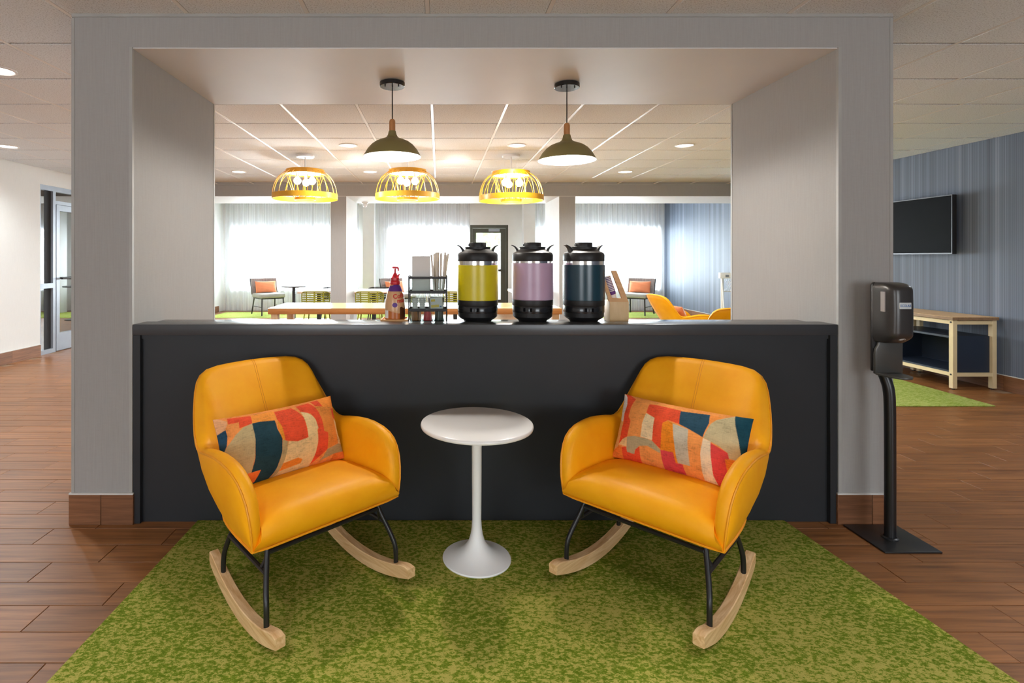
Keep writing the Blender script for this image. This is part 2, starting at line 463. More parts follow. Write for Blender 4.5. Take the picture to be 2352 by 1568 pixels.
# higher plain ceiling of the window bay
ce2 = struct('ceiling_bay', 'plain white ceiling above the window bay', 'ceiling',
             MB().box(XL-0.1, P2[0]+0.1, 2.80, XR+0.1, YF+0.2, 2.90).mesh('ceiling_bay', M['paint']))

# ---- portal (partition 1)
w1 = struct('wall_center', 'grey linen-papered portal wall framing the pass-through above the half wall', 'wall')
for (a, b) in (PXL, PXR):
    MB().box(a, P1[0], 0, b, P1[1], ZC).build('pillar', M['linen'], w1)
MB().box(PXL[1], P1[0], ZH1, PXR[0], P1[1], ZC).build('header', M['linen'], w1)
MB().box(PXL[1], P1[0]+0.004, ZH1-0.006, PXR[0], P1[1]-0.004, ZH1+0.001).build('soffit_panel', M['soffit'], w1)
MB().box(PXL[0], P1[0]-0.004, ZC-0.016, PXR[1], P1[0], ZC).build('wall_angle', M['guard'], w1)
for x, s in ((PXL[0], 1), (PXL[1], -1), (PXR[0], 1), (PXR[1], -1)):
    for Y, t in ((P1[0], -1), (P1[1], 1)):
        mb = MB(); top = ZC-0.022 if x in (PXL[0], PXR[1]) else ZH1
        w = 0.014
        mb.box(min(x-0.002*s, x+w*s), min(Y+t*0.002, Y), 0.155, max(x-0.002*s, x+w*s), max(Y+t*0.002, Y), top)
        mb.box(min(x-0.002*s, x), min(Y, Y-t*w), 0.155, max(x-0.002*s, x), max(Y, Y-t*w), top)
        mb.build('corner_guard', M['guard'], w1)
for bi, ((a, b), nm) in enumerate(((PXL, 'baseboard_left_pillar'), (PXR, 'baseboard_right_pillar'))):
    bb = struct(nm, 'wood-look tile skirting round the %s portal pillar' % ('left' if bi == 0 else 'right'), 'skirting')
    mid = a+(b-a)*(0.50 if bi == 0 else 0.60); t = 0.010
    for (xa, xb) in ((a-t, mid-0.0012), (mid+0.0012, b+t)):
        MB().box(xa, P1[0]-t, 0, xb, P1[0], 0.152).build('skirting_tile', M['base_tile'], bb, bevel=0.0015, segs=1)
    for x0, x1 in ((a-t, a), (b, b+t)):
        for k in range(2):
            y0 = P1[0]+0.001+k*0.5; MB().box(x0, y0, 0, x1, min(y0+0.497, P1[1]), 0.152).build('skirting_tile', M['base_tile'], bb)
    MB().box(a-t, P1[0]-t, 0.152, b+t, P1[0], 0.160).build('grout_strip', M['trim_w'], bb)

# ---- second partition
w2 = struct('wall_far_portal', 'second grey portal wall with three openings before the window bay', 'wall')
MB().box(XL, P2[0], ZH2, XR, P2[1], 2.80).build('header', M['linen'], w2)
MB().box(XL, P2[0]+0.004, ZH2-0.006, XR, P2[1]-0.004, ZH2+0.001).build('soffit_panel', M['paint'], w2)
for (a, b) in ((-1.809, -1.554), (2.02, 2.283)):
    MB().box(a, P2[0], 0, b, P2[1], ZH2-0.005).build('pillar', M['linen'], w2)
    for (xa, xb) in ((a-0.006, a), (b, b+0.006)):
        MB().box(xa, P2[0]+0.004, 0.15, xb, P2[1], ZH2-0.006).build('lit_reveal_panel', M['paint'], w2)  # white sheet paints the window light onto the linen-papered reveal
MB().box(XL, P2[0]-0.006, ZC-0.02, XR, P2[0], ZC).build('wall_angle', M['guard'], w2)

# ---- white columns in the bay
for i, px in enumerate((847.5, 1214.5)):
    x = (px-PCX)/F*13.1
    tc = struct('trim_%d' % (i+1), 'white square column before the window wall, %s the far door' % ('left of' if i == 0 else 'right of'), 'column',
                MB().box(x-0.14, 13.0, 0, x+0.14, 13.28, 2.80).mesh('column', M['paint'], bevel=0.006))

# ---- side walls and window wall
def wall_with_holes(mb, x0, x1, z0, z1, y0, y1, holes):
    xs = sorted(set([x0, x1]+[h[0] for h in holes]+[h[1] for h in holes]))
    for a, b in zip(xs[:-1], xs[1:]):
        hs = sorted([(h[2], h[3]) for h in holes if h[0] <= a+1e-6 and h[1] >= b-1e-6])
        z = z0
        for (p, q) in hs:
            if p > z: mb.box(a, y0, z, b, y1, p)
            z = q
        if z < z1: mb.box(a, y0, z, b, y1, z1)
    return mb
WIN = ((-5.26, -2.05), (-1.26, 0.74), (2.5, 5.62)); WZ = (0.55, 2.20)
DOOR = (0.80, 1.77, 2.19)
holes = [(a, b, WZ[0], WZ[1]) for a, b in WIN]+[(DOOR[0], DOOR[1], 0, DOOR[2])]
struct('wall_far', 'white window wall at the end of the lounge', 'wall',
       wall_with_holes(MB(), XL-0.1, XR+0.1, 0, 2.9, YF, YF+0.2, holes).mesh('wall_far', M['paint']))
DL = (7.375, 9.6, 2.37)   # glazed door opening in the left wall
mb = MB().box(XL-0.12, YR, 0, XL, DL[0], ZC+0.03); mb.box(XL-0.12, DL[1], 0, XL, YF, 2.9); mb.box(XL-0.12, DL[0], DL[2], XL, DL[1], 2.9)
struct('wall_left', 'pale papered wall of the left aisle', 'wall', mb.mesh('wall_left', M['wall_white']))
struct('wall_right', 'blue wall with fine vertical stripes', 'wall', MB().box(XR, YR, 0, XR+0.12, YF, 2.9).mesh('wall_right', M['blue']))
rh = [(-4.4, -1.6, 0.5, 2.4), (1.6, 4.4, 0.5, 2.4)]
struct('wall_rear', 'pale wall with two wide windows behind the viewer', 'wall',
       wall_with_holes(MB(), XL-0.1, XR+0.1, 0, ZC+0.03, YR-0.12, YR, rh).mesh('wall_rear', M['wall_white']))
def baseboard(name, label, x0, x1, y0, y1, mat):
    b = struct(name, label, 'skirting'); y = y0; L = 0.61
    while y < y1-0.02:
        e = min(y+L, y1); MB().box(x0, y+0.0012, 0, x1, e-0.0012, 0.152).build('skirting_tile', mat, b); y = e
    MB().box(x0, y0, 0.152, x1, y1, 0.160).build('cap_strip', M['trim_w'], b)
baseboard('baseboard_left', 'pinkish wood-look tile skirting along the pale left wall', XL, XL+0.012, 2.0, DL[0], M['base_tile'])
baseboard('baseboard_right', 'brown wood-look tile skirting along the blue wall', XR-0.012, XR, 3.0, YF, M['base_tile'])
baseboard('baseboard_bay', 'wood-look tile skirting of the bay behind the glazed door', XL, XL+0.012, DL[1], YF-0.3, M['base_tile'])

# ---- far windows
for i, (a, b) in enumerate(WIN):
    w = struct('window_%d' % (i+1), 'wide dark-framed window with white blinds, %s of the three' % ('leftmost', 'middle', 'rightmost')[i], 'window')
    fr = MB(); y0, y1 = YF+0.06, YF+0.13
    fr.box(a, y0, WZ[1]-0.12, b, y1, WZ[1]); fr.box(a, y0, WZ[0], b, y1, WZ[0]+0.05)
    fr.box(a, y0, WZ[0]+0.05, a+0.05, y1, WZ[1]-0.12); fr.box(b-0.05, y0, WZ[0]+0.05, b, y1, WZ[1]-0.12); fr.build('frame', M['win_frame'], w)
    ms = ([(627.5-PCX)/F*13.7, (720-PCX)/F*13.7], [(986-PCX)/F*13.7], [(1427-PCX)/F*13.7, 3.55])[i]
    for x in ms: MB().box(x-0.03, y0, WZ[0]+0.05, x+0.03, y1, WZ[1]-0.12).build('mullion', M['win_frame'], w)
    xs = [a+0.05]+sorted(ms)+[b-0.05]
    for p, q in zip(xs[:-1], xs[1:]):
        MB().box(p+0.02, YF+0.09, WZ[0]+0.05, q-0.02, YF+0.096, WZ[1]-0.11).build('pane', M['glass'], w)
    sl_ = MB(); z = WZ[0]+0.06
    while z < WZ[1]-0.15:
        Mx = Matrix.Translation((0, YF+0.03, z)) @ Matrix.Rotation(math.radians(25), 4, 'X')
        sl_.box(a+0.06, -0.012, -0.0006, b-0.06, 0.012, 0.0006, Mx); z += 0.038
    o = sl_.build('blind_slats', M['slat'], w); o['kind'] = 'stuff'
    MB().box(a-0.03, YF-0.05, WZ[0]-0.03, b+0.03, YF+0.06, WZ[0]).build('sill', M['paint'], w)

# ---- far door
d2 = struct('door_2', 'bronze-framed glass exit door in the far wall', 'door')
y0, y1 = YF+0.03, YF+0.12
fr = MB(); fr.box(DOOR[0], y0-0.03, 0, DOOR[0]+0.06, y1, DOOR[2]); fr.box(DOOR[1]-0.06, y0-0.03, 0, DOOR[1], y1, DOOR[2]); fr.box(DOOR[0]+0.06, y0-0.03, DOOR[2]-0.08, DOOR[1]-0.06, y1, DOOR[2])
fr.build('frame', M['bronze'], d2)
lf = MB(); a, b = DOOR[0]+0.065, DOOR[1]-0.065
lf.box(a, y0, 0.01, a+0.09, y1-0.03, DOOR[2]-0.085); lf.box(b-0.12, y0, 0.01, b, y1-0.03, DOOR[2]-0.085)
lf.box(a+0.09, y0, DOOR[2]-0.2, b-0.12, y1-0.03, DOOR[2]-0.085); lf.box(a+0.09, y0, 0.01, b-0.12, y1-0.03, 0.28); lf.build('door_leaf', M['bronze'], d2)
MB().box(a+0.09, y0+0.02, 0.28, b-0.12, y0+0.028, DOOR[2]-0.2).build('pane', M['glass'], d2)
MB().box(1.27, y0-0.06, DOOR[2]-0.17, 1.55, y0, DOOR[2]-0.10).build('door_closer', M['alu'], d2, bevel=0.005)
MB().box(a+0.02, y0-0.06, 1.0, b-0.02, y0-0.02, 1.06).build('push_bar', M['bronze'], d2, bevel=0.01)

# ---- glazed door in the left wall
d1 = struct('door_1', 'aluminium-framed glass door with sidelight in the left wall', 'door')
xa, xb = XL-0.08, XL-0.01
YJ = 7.66
fr = MB()
fr.box(xa, DL[0], 0, xb, DL[0]+0.025, DL[2]); fr.box(xa, DL[0]+0.025, DL[2]-0.07, xb, YJ-0.025, DL[2]); fr.box(xa, YJ+0.03, DL[2]-0.07, xb, DL[1]-0.05, DL[2]); fr.box(xa, YJ-0.025, 0, xb, YJ+0.03, DL[2])
fr.box(xa, DL[0]+0.025, 0, xb, YJ-0.025, 0.06); fr.box(xa, DL[1]-0.05, 0, xb, DL[1], DL[2]); fr.box(xa, YJ+0.03, 2.12, xb, DL[1]-0.05, 2.17)
fr.build('frame', M['alu'], d1)
MB().box(xa, DL[0]+0.025, 0.92, xb, YJ-0.025, 0.99).build('mid_rail', M['alu'], d1)
MB().box(XL-0.05, DL[0]+0.05, 0.06, XL-0.044, YJ-0.03, DL[2]-0.07).build('pane', M['door_glass'], d1)
MB().box(XL-0.05, YJ+0.04, 2.17, XL-0.044, DL[1]-0.05, DL[2]-0.07).build('pane', M['door_glass'], d1)
lf = MB(); lf.box(xa, YJ+0.045, 0.01, xb, YJ+0.11, 2.115); lf.box(xa, YJ+0.11, 2.03, xb, DL[1]-0.12, 2.115); lf.box(xa, YJ+0.11, 0.01, xb, DL[1]-0.12, 0.26); lf.box(xa, DL[1]-0.12, 0.01, xb, DL[1]-0.055, 2.115)
lf.build('door_leaf', M['alu'], d1)
MB().box(XL-0.05, YJ+0.11, 0.26, XL-0.044, DL[1]-0.12, 2.03).build('pane', M['door_glass'], d1)
MB().tube([(XL+0.03, YJ+0.10, 1.05), (XL+0.03, DL[1]-0.1, 1.05)], 0.014).build('push_bar', M['black_metal'], d1)
MB().box(XL-0.0515, YJ-0.155, 0.06, XL-0.0425, YJ-0.025, DL[2]-0.07).build('dark_jamb', M['void'], d1)
struct('wall_unlit_backing', 'black sheet for the unlit space behind the glass door', 'wall',
       MB().box(XL-0.9, DL[0]-0.6, 0, XL-0.8, DL[1]+0.6, 2.7).mesh('wall_unlit_backing', M['void']))  # black sheet added as darkness, so the door glass shows reflections

# ---- sheer curtains
def curtain(x0, x1, label, seed):
    rnd = random.Random(seed); n = int((x1-x0)*44); rows = []
    ph = rnd.random()*6; prof = []
    for i in range(n+1):
        x = x0+(x1-x0)*i/n
        ph += (2*PI*7.5*(x1-x0)/n)*(0.75+0.5*rnd.random())
        prof.append((x, 13.54+0.030*math.sin(ph)+0.010*math.sin(ph*0.37)))
    for z in (0.02, 0.7, 1.4, 2.1, 2.79):
        k = 1.0 if z < 2 else 0.8
        rows.append([(x, 13.54+(y-13.54)*k+0.004*math.sin(x*9+z*3), z) for x, y in prof])
    o = MB().grid(rows).build('curtain', M['sheer'], None, angle=180)
    return tag(o, label, 'curtain', 'sheer curtains on the window wall')
curtain(-5.42, -2.02, 'white sheer curtain over the leftmost far window', 1)
curtain(-1.62, 0.79, 'white sheer curtain over the middle far window, left of the exit door', 2)
curtain(2.36, 5.70, 'white sheer curtain over the rightmost far window beside the blue wall', 3)

# ---- outside
struct('ground_outside', 'pale paved ground outside the windows', 'ground', MB().box(-25, YF+0.2, -0.2, 25, 45, -0.1).mesh('ground', plain('pale_paving', (0.55, 0.55, 0.53, 1), 0.8)))
M['leaf'] = plain('leaf_green', sl(190, 222, 150), 0.7, var=0.5, scale=3)
M['bark'] = plain('bark', sl(96, 80, 64), 0.9)
def tree(x, y, h, r, label):
    t = thing('leafy_tree', label, 'tree', (x, y, -0.1), 0, 'trees outside the exit door')
    MB().tube([(0,0,0),(0.05,0,h*0.4),(0,0,h*0.7)], [0.14, 0.1, 0.06]).build('trunk', M['bark'], t)
    rnd = random.Random(int(x*10)); cr = MB()
    for k in range(240):
        d = Vector((rnd.gauss(0,1), rnd.gauss(0,1), rnd.gauss(0,1))).normalized()*r*(0.45+0.55*rnd.random()); d.z *= 0.9
        c = Vector((0,0,h*0.72))+d; s = 0.10+0.14*rnd.random()
        u = Vector((rnd.gauss(0,1), rnd.gauss(0,1), rnd.gauss(0,1))).normalized(); w = u.orthogonal().normalized()
        cr.add([c-u*s, c+w*s*0.6, c+u*s, c-w*s*0.6], [(0,1,2,3)])
    o = cr.build('foliage', M['leaf'], t); o['kind'] = 'stuff'
tree(1.3, 21.0, 3.6, 1.5, 'pale green leafy tree seen through the exit door glass, nearer one')
tree(3.4, 24.0, 4.2, 1.9, 'pale green leafy tree standing behind the nearer tree outside')

# ================================================================= OBJECTS
# ---- half wall with charcoal cap
hw = thing('half_wall_bar', 'long charcoal half wall with flat cap filling the portal', 'bar', (0, 0, 0))
a, b = PXL[1]+0.003, PXR[0]-0.003
MB().box(a+0.001, P1[0]+0.025, 0.0, b-0.001, 2.86, 0.957).build('front_panel', M['charcoal'], hw)
MB().box(a, P1[0], 0.957, b, 2.845, 1.012).build('cap', M['charcoal_cap'], hw, bevel=0.003)
MB().box(a, P1[0]+0.002, 0.0, a+0.037, P1[0]+0.026, 0.957).build('end_stile', M['charcoal'], hw, bevel=0.0015, segs=1)
MB().box(b-0.037, P1[0]+0.002, 0.0, b, P1[0]+0.026, 0.957).build('end_stile', M['charcoal'], hw, bevel=0.0015, segs=1)
MB().box(a+0.037, P1[0]+0.015, 0.937, b-0.037, P1[0]+0.026, 0.957).build('under_rail', M['charcoal'], hw)
ZSH = 1.000
MB().box(a, 2.845, ZSH-0.03, b, 3.035, ZSH).build('back_shelf', M['charcoal_gloss'], hw, bevel=0.002)
MB().box(a+0.002, 2.861, 0, b-0.002, 3.01, ZSH-0.03).build('back_panel', M['charcoal'], hw)

# ---- rocking chairs
RIM = [(.318,.0,.335),(.326,-.006,.41),(.336,.012,.50),(.345,.06,.562),(.350,.14,.592),(.350,.25,.598),(.346,.36,.585),(.340,.44,.572),
       (.331,.508,.585),(.317,.570,.65),(.297,.624,.725),(.270,.672,.797),(.218,.710,.834),(.115,.729,.844),(0,.734,.846)]
BOT = [(.317,.002,.335),(.317,.006,.335),(.316,.03,.335),(.314,.08,.334),(.312,.14,.334),(.308,.205,.335),(.303,.26,.337),(.293,.315,.343),
       (.275,.355,.353),(.250,.385,.363),(.218,.408,.370),(.18,.424,.376),(.13,.435,.381),(.065,.442,.385),(0,.444,.387)]
THK = [.012,.030,.044,.052,.056,.056,.055,.055,.054,.052,.050,.048,.046,.046,.046]
def shell_rows(nh=28):
    R = crom(RIM, nh+1); B = crom(BOT, nh+1); T = [float(t[0]) for t in crom([(t,) for t in THK], nh+1)]
    half = []
    for i in range(nh+1):
        r, bq, t = R[i], B[i], T[i]
        a0, b0 = R[max(i-1,0)], R[min(i+1,nh)]
        # inward direction in plan
        B2 = B[min(i+1,nh)]-B[max(i-1,0)]
        tg = np.array([B2[0], B2[1]]); tg = tg/ (np.linalg.norm(tg)+1e-9)
        inn = np.array([-tg[1], tg[0], 0.0])
        if inn @ np.array([-bq[0], 0.24-bq[1], 0]) < 0: inn = -inn
        if i == nh: inn = np.array([0, -1.0, 0])
        if i < 4: inn = np.array([-1.0, 0.0, 0]); 
        up = r-bq; L = np.linalg.norm(up); up = up/(L+1e-9)
        n_out = -inn
        bul = 0.018*min(1, L/0.2)
        pts = []
        for q in (0.0, 0.18, 0.40, 0.65, 0.86):
            pts.append(bq+(r-bq)*q+n_out*bul*math.sin(PI*q))
        rt = min(t, L*0.6+0.006)
        pts.append(r-up*rt*0.10+n_out*0.001); pts.append(r+inn*rt*0.18+up*rt*0.10); pts.append(r+inn*rt*0.5+up*rt*0.20)
        pts.append(r+inn*rt*0.85+up*rt*0.06); pts.append(r+inn*rt*1.0-up*rt*0.35)
        zin = 0.40
        low = bq+inn*t*1.05; base = np.array([low[0], low[1], max(low[2], 0.345)])
        top = r+inn*rt*1.0-up*rt*0.35
        for q in (0.25, 0.5, 0.75, 1.0):
            pts.append(top+(base-top)*q-n_out*0.012*math.sin(PI*q)*0)
        half.append(pts)
    full = [[(-p[0], p[1], p[2]) for p in row] for row in half]+[[tuple(p) for p in row] for row in reversed(half[:-1])]
    return full, half
def make_rocking_chair(label, loc, rotz, group):
    t = thing('rocking_chair', label, 'chair', loc, rotz, group)
    full, half = shell_rows()
    MB().grid([[tuple(p) for p in row] for row in full]).build('shell', M['leather'], t, angle=75)
    # seat cushion
    prof = [(.425,.358),(.28,.338),(.03,.331),(-.004,.333),(-.016,.352),(-.022,.375),(-.020,.398),(-.010,.418),(.010,.433),(.04,.441),(.12,.442),(.26,.434),(.36,.426),(.425,.422)]
    rows = []; nx = 24
    for i in range(nx+1):
        u = -1+2*i/nx; e = abs(u)**6
        row = []
        for (y, z) in prof:
            w = .316 if z < .36 and y < .2 else .300-.02*max(0, min(1, (z-.36)/.08))
            if y > .22: w = min(w, .285-.085*((y-.22)/.205)**2)
            k = max(0.0, (z-.345)/.09)
            row.append((u*w, y+0.012*e*k*(1 if y < .1 else 0), z-0.020*e*k+0.006*(1-u*u)*k))
        rows.append(row)
    sm = MB().grid(rows); n = len(prof)
    sm.f.append(tuple(range(n))); sm.sm.append(False); sm.f.append(tuple(nx*n+k for k in reversed(range(n)))); sm.sm.append(False)
    for i in range(nx): sm.f.append((i*n, (i+1)*n, (i+1)*n+n-1, i*n+n-1)); sm.sm.append(True)
    sm.build('seat', M['leather'], t, angle=60)
    # piping along the rim and the bottom front edge
    rim = [np.array(r[5])+0.0 for r in half]
    path = [(-p[0], p[1], p[2]) for p in rim]+[tuple(p) for p in reversed(rim[:-1])]
    MB().tube(path, 0.0042, 6).build('piping', M['pipe'], t)
    bt = crom(BOT, 22)
    path = [(p[0]+.002, p[1]-.003, p[2]-.002) for p in reversed(bt)]+[(-p[0]-.002, p[1]-.003, p[2]-.002) for p in bt]
    fr_ = [(.318-.636*k/12, -.006, .331) for k in range(1, 12)]
    right = [(p[0]+.002, p[1]-.003, p[2]-.002) for p in reversed(bt)]; left = [(-p[0]-.002, p[1]-.003, p[2]-.002) for p in bt]
    MB().tube(right+fr_+left, 0.0042, 6).build('piping', M['pipe'], t)
    # centre seam on the inside of the back
    row = half[-1]; seam = [Vector(row[k]) for k in (6, 7, 8, 9, 10, 11, 12)]
    for s in (-0.0045, 0.0045):
        MB().tube([(s, p.y+0.0004, p.z-0.0003) for p in seam], 0.0014, 5).build('seam', M['seam'], t)
    # steel frame
    for s in (-1, 1):
        MB().tube(crom([(s*.235,.055,.338),(s*.252,.03,.27),(s*.274,-.010,.19),(s*.282,-.03,.14),(s*.283,-.033,.062)], 14), 0.0098, 10).build('leg', M['black_metal'], t)
        MB().tube(crom([(s*.225,.29,.345),(s*.245,.335,.27),(s*.262,.372,.18),(s*.266,.382,.13),(s*.266,.384,.07)], 14), 0.0098, 10).build('leg', M['black_metal'], t)
        MB().tube([(s*.264,.012,.236),(s*.256,.345,.240)], 0.0085, 8).build('stretcher', M['black_metal'], t)
    MB().tube([(-.262,.050,.238),(-.240,.036,.292),(.240,.036,.292),(.262,.050,.238)], 0.0085, 8).build('cross_rail', M['black_metal'], t)
    MB().tube([(-.23,.30,.325),(.23,.30,.325)], 0.0095, 8).build('cross_rail', M['black_metal'], t)
    # rockers
    for s in (-1, 1):
        rows = []; N = 26; hw_ = 0.019
        for i in range(N+1):
            y = -.132+(.500+.132)*i/N; zb = 0.66*(y-.165)**2; zt = zb+0.054
            if i == 0: zt -= 0.016
            if i == 1: zt -= 0.004
            if i == N: zb += 0.008; zt -= 0.006
            x = s*(.283-.020*max(0, (y+.03)/.45))
            b_ = 0.003
            sec = [(x-hw_,y,zb+b_),(x-hw_+b_,y,zb),(x+hw_-b_,y,zb),(x+hw_,y,zb+b_),(x+hw_,y,zt-b_),(x+hw_-b_,y,zt),(x-hw_+b_,y,zt),(x-hw_,y,zt-b_)]
            rows.append(sec)
        rb = MB().grid(rows, wrap=True)
        rb.f.append(tuple(range(8))); rb.sm.append(False); rb.f.append(tuple(N*8+k for k in range(8))); rb.sm.append(False)
        rb.build('rocker', M['ash'], t, angle=30)
    return t
RZ = 0.010   # rug pile height
LC = dict(loc=(-.406, 2.045, RZ), rot=math.radians(43.4)); RC = dict(loc=(.755, 2.059, RZ), rot=math.radians(-46.0))
ch1 = make_rocking_chair('yellow leather rocking chair left of the white side table', LC['loc'], LC['rot'], 'yellow rocking chairs')
ch2 = copy_tree(ch1, RC['loc'], RC['rot'], 'yellow leather rocking chair right of the white side table', 'yellow rocking chairs')
copy_tree(ch1, (3.60, 7.25, RZ), math.radians(94), 'yellow rocking chair seen side-on beyond the half wall, facing right', 'yellow rocking chairs')
copy_tree(ch1, (2.98, 5.95, RZ), math.radians(180), 'yellow rocking chair seen from behind, cut off by the right pillar', 'yellow rocking chairs')

# ---- pillows
def pillow_mesh(name, w, h, th, mat, nu=260, nv=142, colour=None, back=(0.5, 0.2, 0.1)):
    us = np.linspace(-1, 1, nu+1); vs = np.linspace(-1, 1, nv+1)
    V = []; Fc = []
    for side in (-1, 1):
        for v in vs:
            for u in us:
                pu = u*(1-0.05*(1-abs(u)**3)*0-0.045*(1-v*v)*0 - 0.05*(1-(v*v))*abs(u)**2*0.6); pv = v*(1-0.085*(1-(u*u))*abs(v)**2*0.7)
                t = (max(0, 1-abs(u)**2.6)**0.62)*(max(0, 1-abs(v)**2.4)**0.62)
                wr = 0.0022*math.sin(9*u+5*v)*math.sin(7*v-4*u)*(1 if t > .05 else 0)
                V.append((pu*w/2, side*(t*th/2+0.0018)+wr, pv*h/2))
    N = (nu+1)*(nv+1)
    for s in (0, 1):
        for j in range(nv):
            for i in range(nu):
                q = (s*N+j*(nu+1)+i, s*N+j*(nu+1)+i+1, s*N+(j+1)*(nu+1)+i+1, s*N+(j+1)*(nu+1)+i)
                Fc.append(q if s == 0 else q[::-1])
    def rim(a, b): Fc.append((a, b, b+N, a+N))
    for i in range(nu): rim(i+1, i); rim(nv*(nu+1)+i, nv*(nu+1)+i+1)
    for j in range(nv): rim(j*(nu+1), (j+1)*(nu+1)); rim((j+1)*(nu+1)+nu, j*(nu+1)+nu)
    me = bpy.data.meshes.new(name); me.from_pydata(V, [], Fc); me.update()
    for p in me.polygons: p.use_smooth = True
    if colour is not None:
        at_ = me.color_attributes.new('print', 'FLOAT_COLOR', 'POINT')
        uc = np.arange(nu+1)/nu; vc = np.arange(nv+1)/nv
        uu, vv = uc[None, :].repeat(nv+1, 0), vc[:, None].repeat(nu+1, 1)
        col = sum(colour(np.clip(uu+du/nu, 0, 1), np.clip(vv+dv/nv, 0, 1)) for du in (-.25, .25) for dv in (-.25, .25))/4
        arr = np.ones((len(V), 4), np.float32); arr[:, :3] = np.array(back); arr[:N, :3] = col.reshape(-1, 3)
        at_.data.foreach_set('color', arr.reshape(-1))
    me.materials.append(mat); return me
def print_mat():
    m = Mat('printed_linen').set(rough=0.85, spec=0.15)
    a = m.node('ShaderNodeVertexColor'); a.layer_name = 'print'
    n = m.noise(m.coords(scale=(40, 40, 260)), 1.0, 4, 0.7); n2 = m.noise(m.coords(scale=(14, 14, 14)), 1.0, 4, 0.65); n3 = m.noise(m.coords(scale=(300, 40, 50)), 1.0, 3, 0.6)
    k = m.math('ADD', m.math('MULTIPLY', n, 0.4), m.math('ADD', m.math('MULTIPLY', n2, 0.4), m.math('MULTIPLY', n3, 0.2)))
    sh = m.ramp(k, [(0.35, G4(0.58)), (0.48, G4(0.98)), (0.64, G4(1.2))])
    m.base(m.mix(a.outputs['Color'], sh, 1.0, 'MULTIPLY')); m.bump(n, 0.15, 0.002); return m.m
M['print'] = print_mat()
def inpoly(X, Y, poly):
    ins = np.zeros(X.shape, bool); n = len(poly); j = n-1
    for i in range(n):
        xi, yi = poly[i]; xj, yj = poly[j]
        c = ((yi > Y) != (yj > Y)) & (X < (xj-xi)*(Y-yi)/((yj-yi) if yj != yi else 1e-9)+xi); ins ^= c; j = i
    return ins
def printer(corners, base, shapes):
    TL, TR, BR, BL = [np.array(c, float) for c in corners]
    def f(u, v):
        v = v[..., None]; u = u[..., None]
        P = (1-v)*((1-u)*BL+u*BR)+v*((1-u)*TL+u*TR)
        out = np.empty(u.shape[:-1]+(3,)); out[:] = sl(*base)[:3]
        for rgb, poly in shapes: out[inpoly(P[..., 0], P[..., 1], poly)] = sl(*rgb)[:3]
        return out
    return f
RED, RED2, ORG, ORL, CRM, GRY, TEA = (232,84,50), (226,78,76), (236,140,50), (240,158,84), (236,204,146), (190,170,124), (34,64,74)
LEFT_PRINT = printer([(105,445),(2020,150),(2225,1140),(545,1500)], (238,150,78), [
 ((232,170,120), [(60,400),(290,490),(300,540),(280,620),(165,720),(100,560)]),
 (RED, [(290,440),(620,420),(640,560),(470,620),(450,520),(310,540)]),
 ((243,152,62), [(625,420),(970,360),(990,540),(640,560)]),
 (GRY, [(640,560),(520,610),(430,720),(360,870),(330,1020),(300,1160),(420,1170),(600,1190),(640,1290),(780,1260),(760,1050),(720,820),(670,620)]),
 ((38,70,92), [(150,715),(290,620),(330,720),(355,860),(325,1150),(200,1140),(150,850)]),
 (TEA, [(640,560),(760,540),(970,540),(1020,680),(1110,830),(1135,1000),(1125,1250),(1070,1400),(840,1460),(890,1300),(895,1240),(780,1265),(770,1080),(720,820)]),
 (RED, [(420,1170),(560,1190),(630,1230),(630,1310),(560,1560),(440,1440),(425,1290)]),
 ((228,116,48), [(630,1300),(900,1240),(880,1400),(540,1540),(580,1330)]),
 (RED, [(975,380),(1250,330),(1350,420),(1430,520),(1490,700),(1515,830),(1350,880),(1180,860),(1110,830),(1030,680)]),
 ((232,144,44), [(1000,520),(1090,650),(1160,860),(1110,830),(1040,700)]),
 (CRM, [(1390,420),(1480,430),(1590,500),(1660,590),(1690,690),(1670,720),(1690,900),(1670,1080),(1640,1260),(1100,1400),(1200,1180),(1210,870),(1350,880),(1515,830),(1490,680),(1430,520)]),
 ((184,162,116), [(1115,840),(1200,870),(1210,1000),(1200,1180),(1170,1320),(1090,1390),(1130,1200),(1135,1000)]),
 (ORG, [(1200,1180),(1400,1115),(1475,1140),(1470,1200),(1180,1290)]),
 (RED, [(1330,310),(1560,260),(1640,330),(1720,430),(1760,560),(1800,740),(1870,760),(1870,1010),(1780,1090),(1640,1230),(1690,950),(1680,720),(1690,690),(1640,560),(1560,460),(1390,420)]),
 ((228,140,62), [(1640,320),(1800,340),(1980,330),(2050,560),(2085,830),(2090,910),(1870,1000),(1870,760),(1800,740),(1760,560),(1710,430)]),
 (RED, [(1600,240),(1740,220),(1800,340),(1660,330)]),
 ((245,146,58), [(1740,210),(2010,110),(2060,300),(1980,350),(1800,340)]),
 (RED, [(1980,360),(2100,380),(2130,550),(2020,520)]),
 (CRM, [(2030,540),(2140,600),(2220,920),(2090,920),(2080,800)]),
 ((176,154,110), [(1870,1010),(2090,920),(2240,930),(2230,1030),(2000,1080),(1780,1180)]),
 ((238,126,54), [(2000,1080),(2260,1020),(2260,1200),(1960,1200)])])
